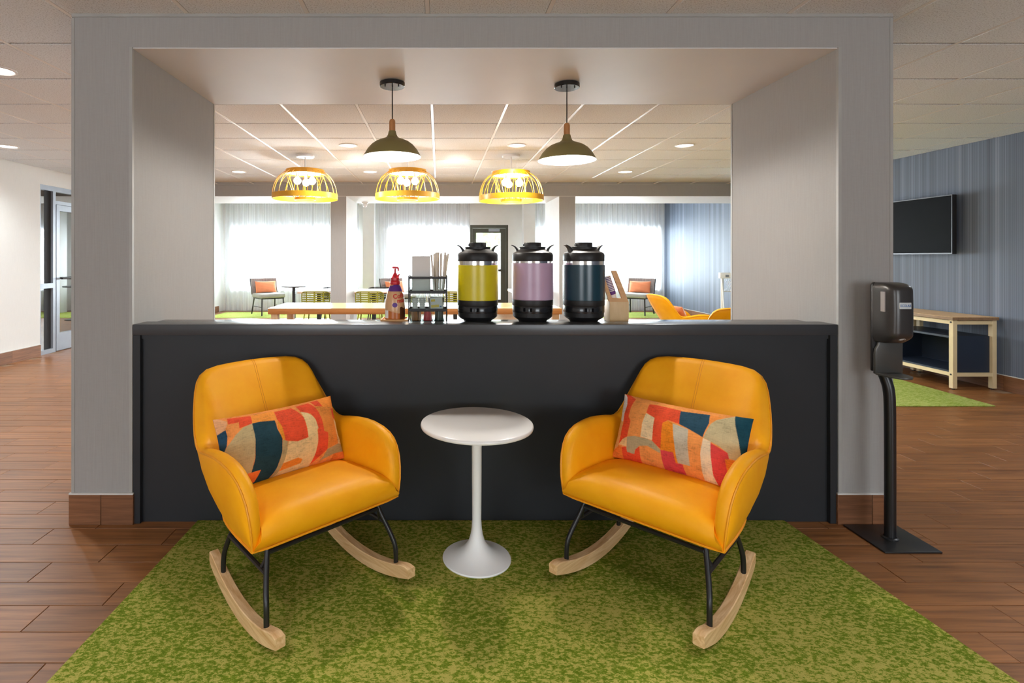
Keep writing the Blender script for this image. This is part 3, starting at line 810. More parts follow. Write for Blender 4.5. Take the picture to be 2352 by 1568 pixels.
RIGHT_PRINT = printer([(265,90),(2190,475),(1810,1570),(110,1050)], (242,158,84), [
 ((228,220,214), [(200,60),(330,130),(340,270),(300,410),(280,540),(180,480)]),
 (RED, [(270,40),(490,190),(420,330),(400,480),(440,540),(395,780),(230,870),(290,560),(300,420),(340,280),(330,160)]),
 ((226,176,112), [(160,480),(285,540),(230,880),(210,930),(60,950),(120,740)]),
 (CRM, [(230,880),(300,810),(390,785),(375,930)]),
 (RED, [(740,280),(860,290),(1230,380),(1210,620),(1050,560),(970,600),(910,990),(800,870),(840,520),(710,430)]),
 ((240,216,170), [(705,440),(845,520),(800,860),(620,800),(650,600)]),
 ((180,168,132), [(390,785),(520,785),(700,830),(800,870),(905,1000),(890,1050),(720,940),(590,935),(510,990),(490,1050),(370,1010)]),
 (RED, [(290,930),(370,930),(380,1010),(490,1050),(520,980),(590,940),(570,1190),(280,1100)]),
 ((236,132,54), [(60,1000),(230,900),(290,930),(300,1110),(60,1140)]),
 ((238,140,36), [(970,600),(1050,570),(1120,610),(1110,1190),(1080,1190),(1080,1040),(905,1000)]),
 ((222,78,84), [(905,1000),(1080,1040),(1080,1190),(1170,1210),(1160,1360),(880,1280)]),
 ((196,188,166), [(1115,610),(1330,700),(1300,900),(1265,1230),(1110,1190)]),
 ((42,76,94), [(1225,390),(1640,440),(1620,590),(1510,810),(1330,690),(1210,620)]),
 ((242,158,84), [(1335,705),(1515,815),(1450,1000),(1390,1420),(1160,1360),(1170,1210),(1265,1230)]),
 ((240,222,188), [(1515,820),(1605,870),(1560,1150),(1530,1350),(1550,1480),(1385,1420),(1440,1050)]),
 ((198,184,142), [(1640,600),(1720,530),(1960,440),(1960,900),(1935,1130),(1790,1100),(1790,1020),(1700,930),(1520,815)]),
 ((242,150,70), [(1640,440),(1820,480),(1700,540),(1630,580)]),
 ((26,70,84), [(1960,400),(2260,440),(2200,700),(2060,1160),(1935,1130),(1960,850)]),
 (RED2, [(1600,885),(1790,1020),(1790,1110),(1740,1110),(1700,1560),(1540,1480),(1530,1350)]),
 ((238,134,46), [(1740,1110),(2070,1150),(2030,1300),(1850,1660),(1690,1540)])])
def place_pillow(mesh, label, c, lx, ly, lz, tilt, group='patterned lumbar pillows', roll=0.0):
    o = link('lumbar_pillow', mesh); tag(o, label, 'pillow', group)
    Rz = Matrix.Rotation(c['rot'], 4, 'Z')
    o.matrix_world = Matrix.Translation(Vector(c['loc'])) @ Rz @ Matrix.Translation((lx, ly, lz)) @ Matrix.Rotation(roll, 4, 'Y') @ Matrix.Rotation(-tilt, 4, 'X')
    return o
pmL = pillow_mesh('left_pillow', .55, .29, .14, M['print'], colour=LEFT_PRINT)
pmR = pillow_mesh('right_pillow', .55, .295, .14, M['print'], colour=RIGHT_PRINT)
place_pillow(pmL, 'patterned lumbar pillow with a dark teal arch on the chair left of the table', LC, -.012, .378, .552, math.radians(25))
place_pillow(pmR, 'patterned lumbar pillow with teal corner on the chair right of the table', RC, .012, .378, .556, math.radians(25))
pm3 = pillow_mesh('striped_pillow', .44, .27, .12, M['print'], 60, 40, colour=RIGHT_PRINT)
place_pillow(pm3, 'orange and pink patterned pillow on the side-on yellow chair', dict(loc=(3.60, 7.25, RZ), rot=math.radians(94)), 0.03, .36, .57, math.radians(24))

# ---- rugs
def rug_obj(name, pts, z, mat, label, group=None):
    n = len(pts); mb = MB()
    mb.add([(x, y, 0.0005) for x, y in pts]+[(x, y, z) for x, y in pts], [tuple(range(n)), tuple(range(n, 2*n))]+[(i, (i+1) % n, (i+1) % n+n, i+n) for i in range(n)])
    o = mb.build(name, mat, None, bevel=0.003); return tag(o, label, 'rug', group)
rug_obj('area_rug', [(-1.245, 1.0), (1.88, 1.0), (1.765, 2.733), (-1.232, 2.733)], RZ, M['rug'], 'large mottled green carpet rug beneath the two front rocking chairs', 'green rugs')
rug_obj('area_rug', [(2.5, 4.85), (5.05, 4.85), (5.17, 7.9), (2.5, 7.9)], RZ, M['rug_far'], 'pale green rug before the media console by the blue wall', 'green rugs')
rug_obj('area_rug', [(-5.25, 11.98), (-0.5, 11.98), (-0.5, 13.25), (-5.25, 13.25)], 0.008, M['rug_far'], 'pale green rug under the left grey chair by the far windows', 'green rugs')
rug_obj('area_rug', [(2.6, 11.98), (5.25, 11.98), (5.25, 13.25), (2.6, 13.25)], 0.008, M['rug_far'], 'pale green rug under the right grey chair by the far windows', 'green rugs')

# ---- white tulip side table
def tulip(label, loc):
    t = thing('side_table', label, 'table', loc, 0, 'white pedestal side tables')
    MB().lathe([(0, .586), (.238, .586), (.2485, .590), (.2505, .597), (.2485, .604), (.244, .6065), (0, .6065)], 72).build('tabletop', M['white_gloss'], t, angle=60)
    MB().lathe([(.020, .150), (.0215, .35), (.0225, .586)], 32).build('stem', M['white_satin'], t)
    MB().lathe([(.1505, 0), (.1525, .004), (.150, .008), (.128, .0135), (.10, .022), (.075, .035), (.052, .055), (.036, .08), (.027, .11), (.0225, .14), (.021, .17)], 64).build('base', M['white_satin'], t)
    return t
tt = tulip('round white pedestal table between the two front rocking chairs', (.169, 2.385, RZ))
copy_tree(tt, (3.52, 6.36, RZ), 0, 'round white pedestal table between the two far rocking chairs', 'white pedestal side tables')

# ---- text helper
def text_geo(txt, size):
    cu = bpy.data.curves.new('lettering', 'FONT'); cu.body = txt; cu.size = size; cu.align_x = 'CENTER'; cu.align_y = 'CENTER'; cu.resolution_u = 3; cu.offset = size*0.022
    o = bpy.data.objects.new('tmp', cu); C.objects.link(o); bpy.context.view_layer.update()
    me = o.evaluated_get(bpy.context.evaluated_depsgraph_get()).to_mesh()
    vs = [tuple(v.co) for v in me.vertices]; fs = [tuple(p.vertices) for p in me.polygons]
    o.to_mesh_clear(); bpy.data.objects.remove(o); bpy.data.curves.remove(cu)
    return vs, fs
def text_flat(name, txt, size, mat, parent, Mx, sx=1.0, bold=0.0):
    vs, fs = text_geo(txt, size); mb = MB(); mb.add([Mx @ Vector((x*sx, y, 0)) for x, y, z in vs], fs)
    return mb.build(name, mat, parent)
def text_round(name, txt, size, mat, parent, radius, z, ang, sx=1.0, shear=0.0):
    """lettering wrapped on an upright cylinder; radius may be a function of height"""
    vs, fs = text_geo(txt, size); mb = MB(); out = []
    for x, y, _ in vs:
        zz = z+y+shear*x; r = radius(zz) if callable(radius) else radius
        q = ang+x*sx/r; out.append((r*math.cos(q), r*math.sin(q), zz))
    mb.add(out, fs); return mb.build(name, mat, parent)

# ---- hand sanitiser stand
st = thing('sanitizer_stand', 'black floor stand holding a hand sanitizer dispenser beside the right pillar', 'dispenser', (2.165, 2.565, 0))
MB().box(-.128, -.125, 0, .135, .130, .008).build('base_plate', M['black_metal'], st, bevel=0.003)
MB().lathe([(.034, .008), (.034, .012), (.026, .016)], 24).build('collar', M['black_metal'], st)
MB().tube(crom([(0,0,.008),(0,0,.4),(0,.002,.64),(-.003,.006,.72),(-.010,.014,.765),(-.016,.018,.787)], 24), 0.0235, 16).build('pole', M['black_metal'], st)
MB().prism([(-.060,.80),(.050,.80),(.056,1.0),(.056,1.215),(.046,1.232),(-.050,1.232),(-.060,1.220)], .030, .046, 'y').build('back_plate', M['blackp'], st, bevel=0.006)
CXD, HWD = .003, .062
def bodysec(z):
    t1 = max(0.0, (z-1.196)/.036); b1 = max(0.0, (.985-z)/.040)
    sh = math.sqrt(max(0.0, 1-min(1, t1)**2.2))
    yf = -.078-.004*math.sin(PI*(z-.945)/.29); hw = HWD
    yf = .032+(yf-.032)*(0.40+0.60*sh) if t1 > 0 else yf
    if t1 > 0: hw *= 0.72+0.28*sh
    if b1 > 0: yf += .052*b1**1.5; hw *= 1-.16*b1**2
    out = []
    for i in range(41):
        a = PI*i/40; c_, s_ = math.cos(a), math.sin(a)
        x = CXD+hw*(abs(c_)**.5)*(1 if c_ > 0 else -1); y = .032+(yf-.032)*(abs(s_)**.55)
        out.append((x, y, z))
    return out
zs_ = [.945, .950, .957, .966, .976, .986, 1.0, 1.03, 1.07, 1.12, 1.17, 1.196, 1.206, 1.214, 1.221, 1.227, 1.2305, 1.232]
mb = MB().grid([bodysec(z) for z in zs_])
mb.f.append(tuple(range(41))); mb.sm.append(False); mb.f.append(tuple((len(zs_)-1)*41+k for k in range(41))); mb.sm.append(True)
mb.build('dispenser_body', M['gunmetal'], st, angle=70)
MB().box(CXD-HWD-.0010, -.040, 1.095, CXD-HWD+.004, -.016, 1.190).build('sight_window', plain('smoky_window', (0.34, 0.31, 0.30, 1), 0.15), st, bevel=0.001, segs=1)
lp = MB().box(-.026, -.0845, 1.112, .028, -.078, 1.142).build('label_plate', plain('pale_label', sl(200, 208, 210), 0.5), st, bevel=0.0015, segs=2)
text_flat('lettering', 'ECOLAB', .0165, M['blue_ink'], lp, Matrix.Translation((.001, -.0849, 1.127)) @ Matrix.Rotation(PI/2, 4, 'X'), 0.80)
hm = MB()
for k in range(3):
    r = .006+.0055*k; hm.tube([(.004+r*math.cos(a), -.0565-.0075*math.sin(a)*(k+1)*.62, .961+r*math.sin(a)*0.62) for a in np.linspace(PI*.12, PI*.88, 9)], .0009, 4)
hm.build('sensor_mark', M['trim_w'], st)
MB().prism([(-.060,.79),(.072,.79),(.072,.95),(-.042,.95),(-.044,.93),(-.056,.91),(-.060,.885)], .012, .028, 'y').build('splash_shield', M['tray_grey'], st, bevel=0.004)
tr = [(-.060, .014)]+[(-.002+.058*math.cos(a)*1.0, .014-.120*math.sin(a)**0.7) for a in np.linspace(PI*.98, PI*.02, 21)]+[(.060, .014)]
MB().prism(tr, .787, .797, 'z').build('drip_tray', M['tray_grey'], st, bevel=0.003)

# ---- television
tv = thing('television', 'black flat television mounted on the blue wall', 'television', (5.68, 6.44, 1.72))
MB().box(-.035, -.565, -.328, .012, .565, .328).build('housing', M['blackp'], tv, bevel=0.004)
fr = MB(); X0, X1 = -.041, -.033
fr.box(X0, -.565, .318, X1, .565, .328); fr.box(X0, -.565, -.328, X1, .565, -.314); fr.box(X0, -.565, -.314, X1, -.557, .318); fr.box(X0, .557, -.314, X1, .565, .318)
fr.build('bezel', M['bezel'], tv)
MB().box(-.038, -.557, -.314, -.034, .557, .318).build('screen', M['screen'], tv)
MB().box(.010, -.2, -.15, .08, .2, .15).build('wall_bracket', M['black_metal'], tv)

# ---- media consoles along the blue wall
def console(label, y0):
    t = thing('media_console', label, 'console', (5.26, y0, 0), 0, 'media consoles under the television')
    W, L, Hh, p = .45, .88, .744, .045
    MB().box(-.015, -.012, Hh-.032, W+.01, L+.0, Hh-.002).build('top_edge', M['walnut'], t)
    MB().box(-.015, -.012, Hh-.002, W+.01, L+.0, Hh).build('top', M['ash'], t)
    for x in (0, W-p):
        for y in (0, L-p-.005):
            MB().box(x, y, .012, x+p, y+p, Hh-.032).build('leg', M['cream_wood'], t, bevel=0.002, segs=1)
            MB().lathe([(0, 0), (.014, 0), (.014, .012), (0, .012)], 12, (x+p/2, y+p/2, 0)).build('foot', M['blackp'], t)
    for z0, z1 in ((.668, .706), (.135, .172)):
        for x in (.002, W-p+.002): MB().box(x, p, z0, x+p-.004, L-p-.005, z1).build('side_rail', M['cream_wood'], t)
        for y in (.002, L-p-.003): MB().box(p, y, z0, W-p, y+p-.004, z1).build('end_rail', M['cream_wood'], t)
    MB().box(.012, .03, .172, W-.01, L-.035, .19).build('shelf', M['navy'], t)
    MB().box(.012, .03, .525, W-.01, L-.035, .545).build('shelf', M['navy'], t)
    MB().box(.012, .03, .19, W-.01, .048, .525).build('side_panel', M['navy'], t)
    MB().box(.012, L-.053, .19, W-.01, L-.035, .525).build('side_panel', M['navy'], t)
    MB().box(W-.022, .048, .19, W-.012, L-.053, .525).build('back_panel', M['navy'], t)
    for z in (.69, .153):
        MB().lathe([(0, 0), (.009, 0), (.009, .004), (0, .005)], 12, (0,0,0), M=Matrix.Translation((.0, p/2, z)) @ Matrix.Rotation(-PI/2, 4, 'Y')).build('bolt', M['dark_leg'], t)
    return t
M['cream_wood'] = plain('cream_lacquered_wood', sl(226, 204, 160), 0.45)
c1 = console('wooden console with navy shelf under the television, nearer of the two', 5.47)
copy_tree(c1, (5.26, 6.38, 0), 0, 'wooden console with navy shelf, farther one half hidden by the pillar', 'media consoles under the television')

# ---- airpots
YO = 2.93     # depth line of the things on the bar shelf
def airpot(px, wrap, label, hr):
    x = (px-PCX)/F*YO
    t = thing('airpot', label, 'airpot', (x, YO, ZSH), 0, 'insulated drink dispensers on the bar')
    R = .1125
    MB().lathe([(0, 0), (.074, 0), (.080, .012), (.098, .024), (.108, .034), (.109, .058), (0, .058)], 48).build('base', M['blackp'], t, angle=35)
    MB().lathe([(.111, .058), (.1115, .062), (.1115, .094), (.110, .097)], 48).build('gauge_ring', M['blackgloss'], t, angle=35)
    MB().lathe([(.1115, .097), (.1125, .100), (.1125, .128), (.112, .130)], 48).build('lower_body', M['blackp'], t, angle=35)
    zb, zt = (.130, .326) if hr == 0 else ((.134, .338) if hr == 1 else (.130, .328))
    MB().lathe([(R-.002, zb-.004), (R+.0012, zb), (R+.0012, zt), (R-.001, zt+.001)], 64).build('sleeve', wrap, t, angle=35)
    MB().lathe([(R-.003, .12), (R-.003, .352)], 64).build('steel_band', M['steel'], t)
    MB().lathe([(R-.001, .350), (R, .353), (R, .385), (R-.006, .397), (.082, .409), (.070, .418), (.070, .424), (0, .424)], 48).build('shoulder', M['blackp'], t, angle=30)
    MB().lathe([(.066, .424), (.072, .425), (.072, .431), (.048, .432), (.048, .452), (.046, .456), (0, .456)], 40).build('cap', M['blackp'], t, angle=30)
    MB().box(-.052, -.012, .436, -.044, .012, .448).build('cap_latch', M['blackp'], t, bevel=0.002)
    for s in (-1, 1):
        rows = []
        for k, (dx, z) in enumerate([(.078, .400), (.082, .412), (.087, .422), (.095, .432), (.106, .440), (.116, .443)]):
            wd = .020-.0015*k; th = .008-.001*k
            rows.append([(s*(dx-th), -wd, z), (s*(dx+th), -wd, z-.002), (s*(dx+th), wd, z-.002), (s*(dx-th), wd, z)])
        h = MB().grid(rows, wrap=True); h.f.append((0,1,2,3)); h.sm.append(False); h.f.append((20,21,22,23)); h.sm.append(False)
        ho = h.build('handle', M['blackp'], t, angle=40)
        if hr == 2: pass
    for k in range(3):
        q = -PI/2-0.42+0.16*k; c = (.1105*math.cos(q), .1105*math.sin(q), .078)
        Mx = Matrix.Translation(c) @ Matrix.Rotation(q+PI/2, 4, 'Z')
        MB().box(-.0065, -.002, -.010, .0065, .003, .010, Mx).build('gauge_window', M['screen'] if k != 1 else M['blackp'], t, bevel=0.0008, segs=1)
    t.scale = (.985, .985, .95)
    t.rotation_euler = (0, 0, (0.05, -0.25, 0.45)[hr]*0.6)
    return t
airpot(1097, M['yel_wrap'], 'black airpot with yellow wrap on the bar', 0)
airpot(1223, M['lil_wrap'], 'black airpot with lilac wrap on the bar', 1)
airpot(1340.5, M['teal_wrap'], 'black airpot with dark teal wrap on the bar', 2)

# ---- wooden tray and creamer bottle
YT = 2.925
x0, x1 = (877-PCX)/F*YT, (938-PCX)/F*YT
ty = thing('wooden_tray', 'small square wooden tray under the creamer bottle', 'tray', ((x0+x1)/2, YT, ZSH))
hw2 = (x1-x0)/2
MB().box(-hw2, -.07, 0, hw2, .07, .012).build('tray_floor', M['oak'], ty, bevel=0.002)
rimb = MB(); h0, h1 = .012, .020
rimb.box(-hw2, -.07, h0, hw2, -.062, h1); rimb.box(-hw2, .062, h0, hw2, .07, h1); rimb.box(-hw2, -.062, h0, -hw2+.008, .062, h1); rimb.box(hw2-.008, -.062, h0, hw2, .062, h1)
rimb.build('rim', M['oak'], ty)
bo = thing('creamer_bottle', 'coffee creamer bottle with red pump on the wooden tray', 'bottle', ((907.5-PCX)/F*YT, YT, ZSH+.0125))
BP = [(0, 0), (.050, 0), (.0545, .006), (.0545, .06), (.0545, .085), (.0520, .115), (.0455, .150), (.036, .178), (.027, .200), (.0225, .206)]
def brad(z):
    for (r0, z0), (r1, z1) in zip(BP[1:-1], BP[2:]):
        if z0 <= z <= z1: return r0+(r1-r0)*(z-z0)/(z1-z0+1e-9)+.0006
    return .0225
bo.scale = (1.0, 1.0, .93)
MB().lathe(BP, 40).build('bottle_body', M['cream_bottle'], bo, angle=60)
def wrap_patch(z0, z1, a0, a1, off=.0004, n=16, wav=0.0):
    rows = []
    for k in range(11):
        rows.append([])
        for i in range(n+1):
            a = a0+(a1-a0)*i/n; top = z1+wav*math.sin(i/n*7); z = z0+(top-z0)*k/10
            r = brad(z)+off; rows[-1].append((r*math.cos(a), r*math.sin(a), z))
    return MB().grid(rows)
wrap_patch(.004, .050, PI*1.02, PI*1.98, .0002, wav=.008).build('caramel_band', M['amber'], bo)
wrap_patch(.008, .075, PI*1.68, PI*1.92, .0006, wav=.004).build('coffee_print', M['cocoa'], bo)
wrap_patch(.168, .2055, PI*1.0, PI*2.0, .0003, wav=-.006).build('purple_label', M['purple'], bo)
text_round('lettering', 'Coffee', .036, M['red_ink'], bo, lambda z: brad(z)+.0012, .142, PI*1.5+0.75, 0.92, 0.1)
text_round('lettering', 'mate', .034, M['red_ink'], bo, lambda z: brad(z)+.0012, .116, PI*1.5+0.85, 0.9, 0.1)
badge = []
for i in range(24):
    a = 2*PI*i/24; z = .090+.0135*math.sin(a); q = PI*1.5+0.06+.0135*math.cos(a)/.054; r = brad(z)+.001; badge.append((r*math.cos(q), r*math.sin(q), z))
MB().add(badge, [tuple(range(24))]).build('badge', M['purple'], bo)
wrap_patch(.012, .058, PI*1.13, PI*1.30, .0008).build('facts_panel', M['white_ink'], bo)
MB().lathe([(.021, .204), (.026, .207), (.0275, .214), (.0275, .222), (.024, .230), (.0225, .231)], 32).build('collar', M['red_plastic'], bo, angle=40)
MB().lathe([(.0235, .231), (.0235, .246), (.018, .250), (.013, .262), (.0085, .272), (.0065, .275), (0, .275)], 28).build('pump_collar', M['red_plastic'], bo, angle=40)
MB().lathe([(.0055, .274), (.0055, .300), (0, .300)], 16).build('pump_stem', M['red_plastic'], bo)
MB().tube(crom([(-.016,0,.306),(0,0,.307),(.014,-.004,.304),(.018,-.005,.298),(.018,-.005,.286)], 12), [.0035]+[.0065]*6+[.005]*5, 10).build('pump_head', M['red_plastic'], bo)
MB().tube([(.016,.004,.24),(.018,.004,.262),(.026,.004,.266)], .005, 10).build('spout_hook', M['red_plastic'], bo)

ORD = ('first', 'second', 'third', 'fourth', 'fifth', 'sixth', 'seventh', 'eighth', 'ninth', 'tenth', 'eleventh', 'twelfth')
# ---- condiment rack
YK = 2.935
xk = (983-PCX)/F*YK
rk = thing('condiment_rack', 'three-tier black wire rack with clear bins beside the creamer', 'rack', (xk, YK, ZSH))
rk.scale = (1, 1, .937); RW, RD = .102, .065
for sx in (-1, 1):
    for sy in (-1, 1):
        MB().tube([(sx*RW, sy*RD, 0), (sx*RW, sy*RD, .272)], .0032, 8).build('post', M['black_metal'], rk)
tiers = (.020, .100, .182, .262)
for z in (.069, .172, .252):
    f_ = MB(); h = .013
    f_.box(-RW, -RD-.001, z, RW, -RD+.002, z+h); f_.box(-RW, RD-.002, z, RW, RD+.001, z+h); f_.box(-RW-.001, -RD+.002, z, -RW+.002, RD-.002, z+h); f_.box(RW-.002, -RD+.002, z, RW+.001, RD-.002, z+h)
    f_.build('tier_band', M['black_metal'], rk)
for z in (.010, .067, .170):
    MB().box(-RW+.004, -RD+.004, z-.002, RW-.004, RD-.004, z).build('tier_shelf', M['black_metal'], rk)
def bin_(xa, xb, z, h):
    m_ = MB(); y0, y1, e = -RD+.006, RD-.006, .0015
    m_.box(xa, y0, z, xb, y0+e, z+h); m_.box(xa, y1-e, z, xb, y1, z+h); m_.box(xa, y0+e, z, xa+e, y1-e, z+h); m_.box(xb-e, y0+e, z, xb, y1-e, z+h); m_.box(xa+e, y0+e, z, xb-e, y1-e, z+e)
    m_.build('clear_bin', M['acrylic'], rk)
bin_(-.094, .018, .1705, .090); bin_(.021, .096, .1705, .090); bin_(-.092, -.008, .0675, .088); bin_(.0, .092, .0675, .088)
for k in range(3): bin_(-.092+.062*k, -.034+.062*k, .0105, .054)
zb = ZSH+.1725*.937
nk = tag(MB().box(-.086, -.035, 0, .012, .045, .198).build('napkin_stack', M['paper'], None, bevel=0.004), 'upright stack of folded white napkins in the top of the rack', 'napkins'); nk.location = (xk, YK, zb)
nl = MB()
for k in range(9): nl.box(-.0866, -.033+.0085*k, .001, .0126, -.0325+.0085*k, .1985)
nl.build('napkin_edges', M['trim_w'], nk)
rnd = random.Random(4)
st_mesh = MB().box(-.0052, -.0022, 0, .0052, .0022, .212).mesh('stir_stick', M['stick'])
for k in range(16):
    o = link('stir_stick', st_mesh); i, j = k % 4, k//4
    bx, by = .036+.0145*i+.003*(j % 2), -.045+.026*j
    tag(o, 'paper-sleeved stir stick, %s from the left in the %s row of the rack top' % (ORD[i], ('front', 'second', 'third', 'back')[j]), 'stir stick', 'stir sticks in the rack')
    o.location = (xk+bx, YK+by, zb+.0005); o.rotation_euler = (rnd.uniform(-.05, .02), (bx-.050)*3.4+rnd.uniform(-.05, .05), rnd.uniform(-.5, .5))
    o.scale = (1, 1, rnd.uniform(.96, 1.04))
pod_mesh = MB().lathe([(0, 0), (.0135, 0), (.0170, .0092), (.0192, .0094), (.0192, .0108), (0, .0108)], 16).mesh('creamer_pod', M['paper'])
for i in range(2):
    for k in range(6):
        o = link('creamer_pod', pod_mesh); o.location = (xk-.0695+.0395*i, YK-.036, ZSH+.0695*.937+.0112*k)
        tag(o, 'white creamer pod, %s from the bottom of the %s stack in the rack' % (ORD[k], ('left', 'right')[i]), 'creamer pod', 'creamer pods in the rack')
pk = MB().box(-.034, -.0022, 0, .034, .0022, .070).mesh('sugar_packet', M['paper'], bevel=0.0018, segs=1)
for k in range(6):
    o = link('sugar_packet', pk); o.location = (xk+.046+rnd.uniform(-.006, .006), YK-.045+.012*k, ZSH+.0695*.937); o.rotation_euler = (rnd.uniform(-.1, .1), rnd.uniform(-.12, .12), rnd.uniform(-.1, .1))
    tag(o, 'white sugar packet with yellow print facing out of the middle rack tier' if k == 0 else 'plain white sugar packet, %s behind the printed packet in the rack' % ORD[k-1], 'sugar packet', 'sugar packets in the rack')
    if k == 0:
        MB().box(-.030, -.0032, .018, .012, -.0022, .032).build('printed_band', M['packet_y'], o)
        MB().box(-.028, -.0032, .050, -.006, -.0022, .062).build('printed_band', M['packet_y'], o)
        MB().box(.016, -.0032, .016, .026, -.0022, .024).build('printed_band', M['blue_ink'], o)
for b_, (mt, cn) in enumerate((('packet_brown', 'bronze'), ('packet_red', 'red'), ('packet_dark', 'dark green'))):
    tm_ = MB().box(-.0065, -.0025, 0, .0068, .0025, .056).mesh('drink_packet', M[mt], bevel=0.0015, segs=1)
    for k in range(8):
        o = link('drink_packet', tm_); o.location = (xk-.063+.062*b_+(k % 4-1.5)*.0115, YK-.050+.03*(k//4), ZSH+.0125*.937)
        o.rotation_euler = (rnd.uniform(-.08, .05), rnd.uniform(-.16, .16), rnd.uniform(-.6, .6))
        tag(o, '%s stick packet, %s from left in the %s row of its rack bin' % (cn, ORD[k % 4], ('front', 'back')[k//4]), 'packet', '%s stick packets in the rack' % cn)

# ---- wooden cup organiser with nested cups
YC = 2.94
xo = (1418-PCX)/F*YC
og = thing('cup_organizer', 'pale wooden cup holder with a slanted slotted back beside the teal airpot', 'organizer', (xo, YC, ZSH))
MB().box(-.052, -.03, 0, .053, .075, .113).build('box', M['ply'], og, bevel=0.002)
def slant(px, py): return ((px-1418)/F*YC, EYE-(py-PCY)/F*YC-ZSH)
ob = MB()
for q in ([(1400,621),(1412,621),(1439,691),(1427,691)], [(1392,683.5),(1430,683.5),(1438,692),(1396,692)], [(1378,640),(1386,640),(1404,691),(1396,691)]):
    dd = .0004 if q[0][1] > 650 else 0.0
    ob.prism([slant(*p) for p in q], -.030-dd, -.014+dd, 'y')
ob.build('slotted_board', M['oak'], og)
cupm = MB().lathe([(.0165, 0), (.0225, .050), (.0242, .051), (.0242, .0545), (.0215, .0545), (.016, .004)], 24).mesh('paper_cup', M['white_ink'])
cupp = MB().lathe([(.0205, .030), (.0229, .0492)], 24).mesh('cup_band', M['purple'])
ax = Vector((-.30, .05, .95)).normalized(); qrot = ax.to_track_quat('Z', 'Y').to_euler()
for k in range(10):
    o = link('paper_cup', cupm); p = Vector((xo-.012, YC+.022, ZSH+.118))+ax*(.0090*k)
    o.location = p; o.rotation_euler = qrot
    tag(o, 'white and purple paper cup, %s from the bottom of the slanted nested stack' % ORD[k], 'cup', 'nested paper cups')
    bnd = link('cup_band', cupp, o)

# ---- black and olive pendants in the portal
def pendant(px, Y, zrim, label):
    x = (px-PCX)/F*Y
    t = thing('pendant_lamp', label, 'pendant lamp', (x, Y, ZH1-.006), 0, 'olive dome pendants over the bar')
    L = ZH1-.006; z = lambda a: a-L
    MB().lathe([(0, 0), (.070, 0), (.0765, -.004), (.0765, -.024), (.073, -.028), (0, -.028)], 40).build('canopy', M['blackgloss'], t, angle=35)
    for s in (-1, 1): MB().tube([(s*.04, -.03, -.027), (s*.04, -.03, -.036)], .004, 8).build('canopy_screw', M['blackp'], t)
    MB().tube([(0, 0, -.028), (0, 0, z(zrim+.226))], .0035, 8).build('cord', M['blackp'], t)
    MB().lathe([(0, .228), (.010, .2275), (.0155, .222), (.018, .212), (.0185, .155), (0, .155)], 24, (0, 0, z(zrim))).build('wood_neck', M['pend_wood'], t, angle=50)
    out = [(.021, .156), (.023, .150), (.026, .135), (.034, .120), (.048, .110), (.072, .102), (.100, .090), (.125, .072), (.148, .046), (.164, .020), (.175, .001)]
    MB().lathe(out, 56, (0, 0, z(zrim))).build('shade', M['olive_shade'], t, angle=80)
    inn = [(r-.0022 if r > .03 else r-.004, zz-.0022) for r, zz in out]
    MB().lathe([(.175, .001), (.1735, -.0005)]+list(reversed(inn)), 56, (0, 0, z(zrim))).build('shade_lining', M['shade_in'], t, angle=80)
    MB().lathe([(.0, .085), (.012, .083), (.024, .070), (.030, .052), (.026, .032), (.014, .022), (0, .020)], 24, (0, 0, z(zrim))).build('bulb', M['bulb'], t)
    d = bpy.data.lights.new('pendant_bulb', 'POINT'); d.energy = 27; d.color = (1.0, 0.96, 0.90); d.shadow_soft_size = 0.03
    lo = bpy.data.objects.new('pendant_bulb', d); C.objects.link(lo); lo.location = (x, Y, zrim+.008)
pendant(901, 3.24, 1.962, 'olive dome pendant with wood neck, left one over the bar')
pendant(1302, 3.265, 1.945, 'olive dome pendant with wood neck, right one over the bar')

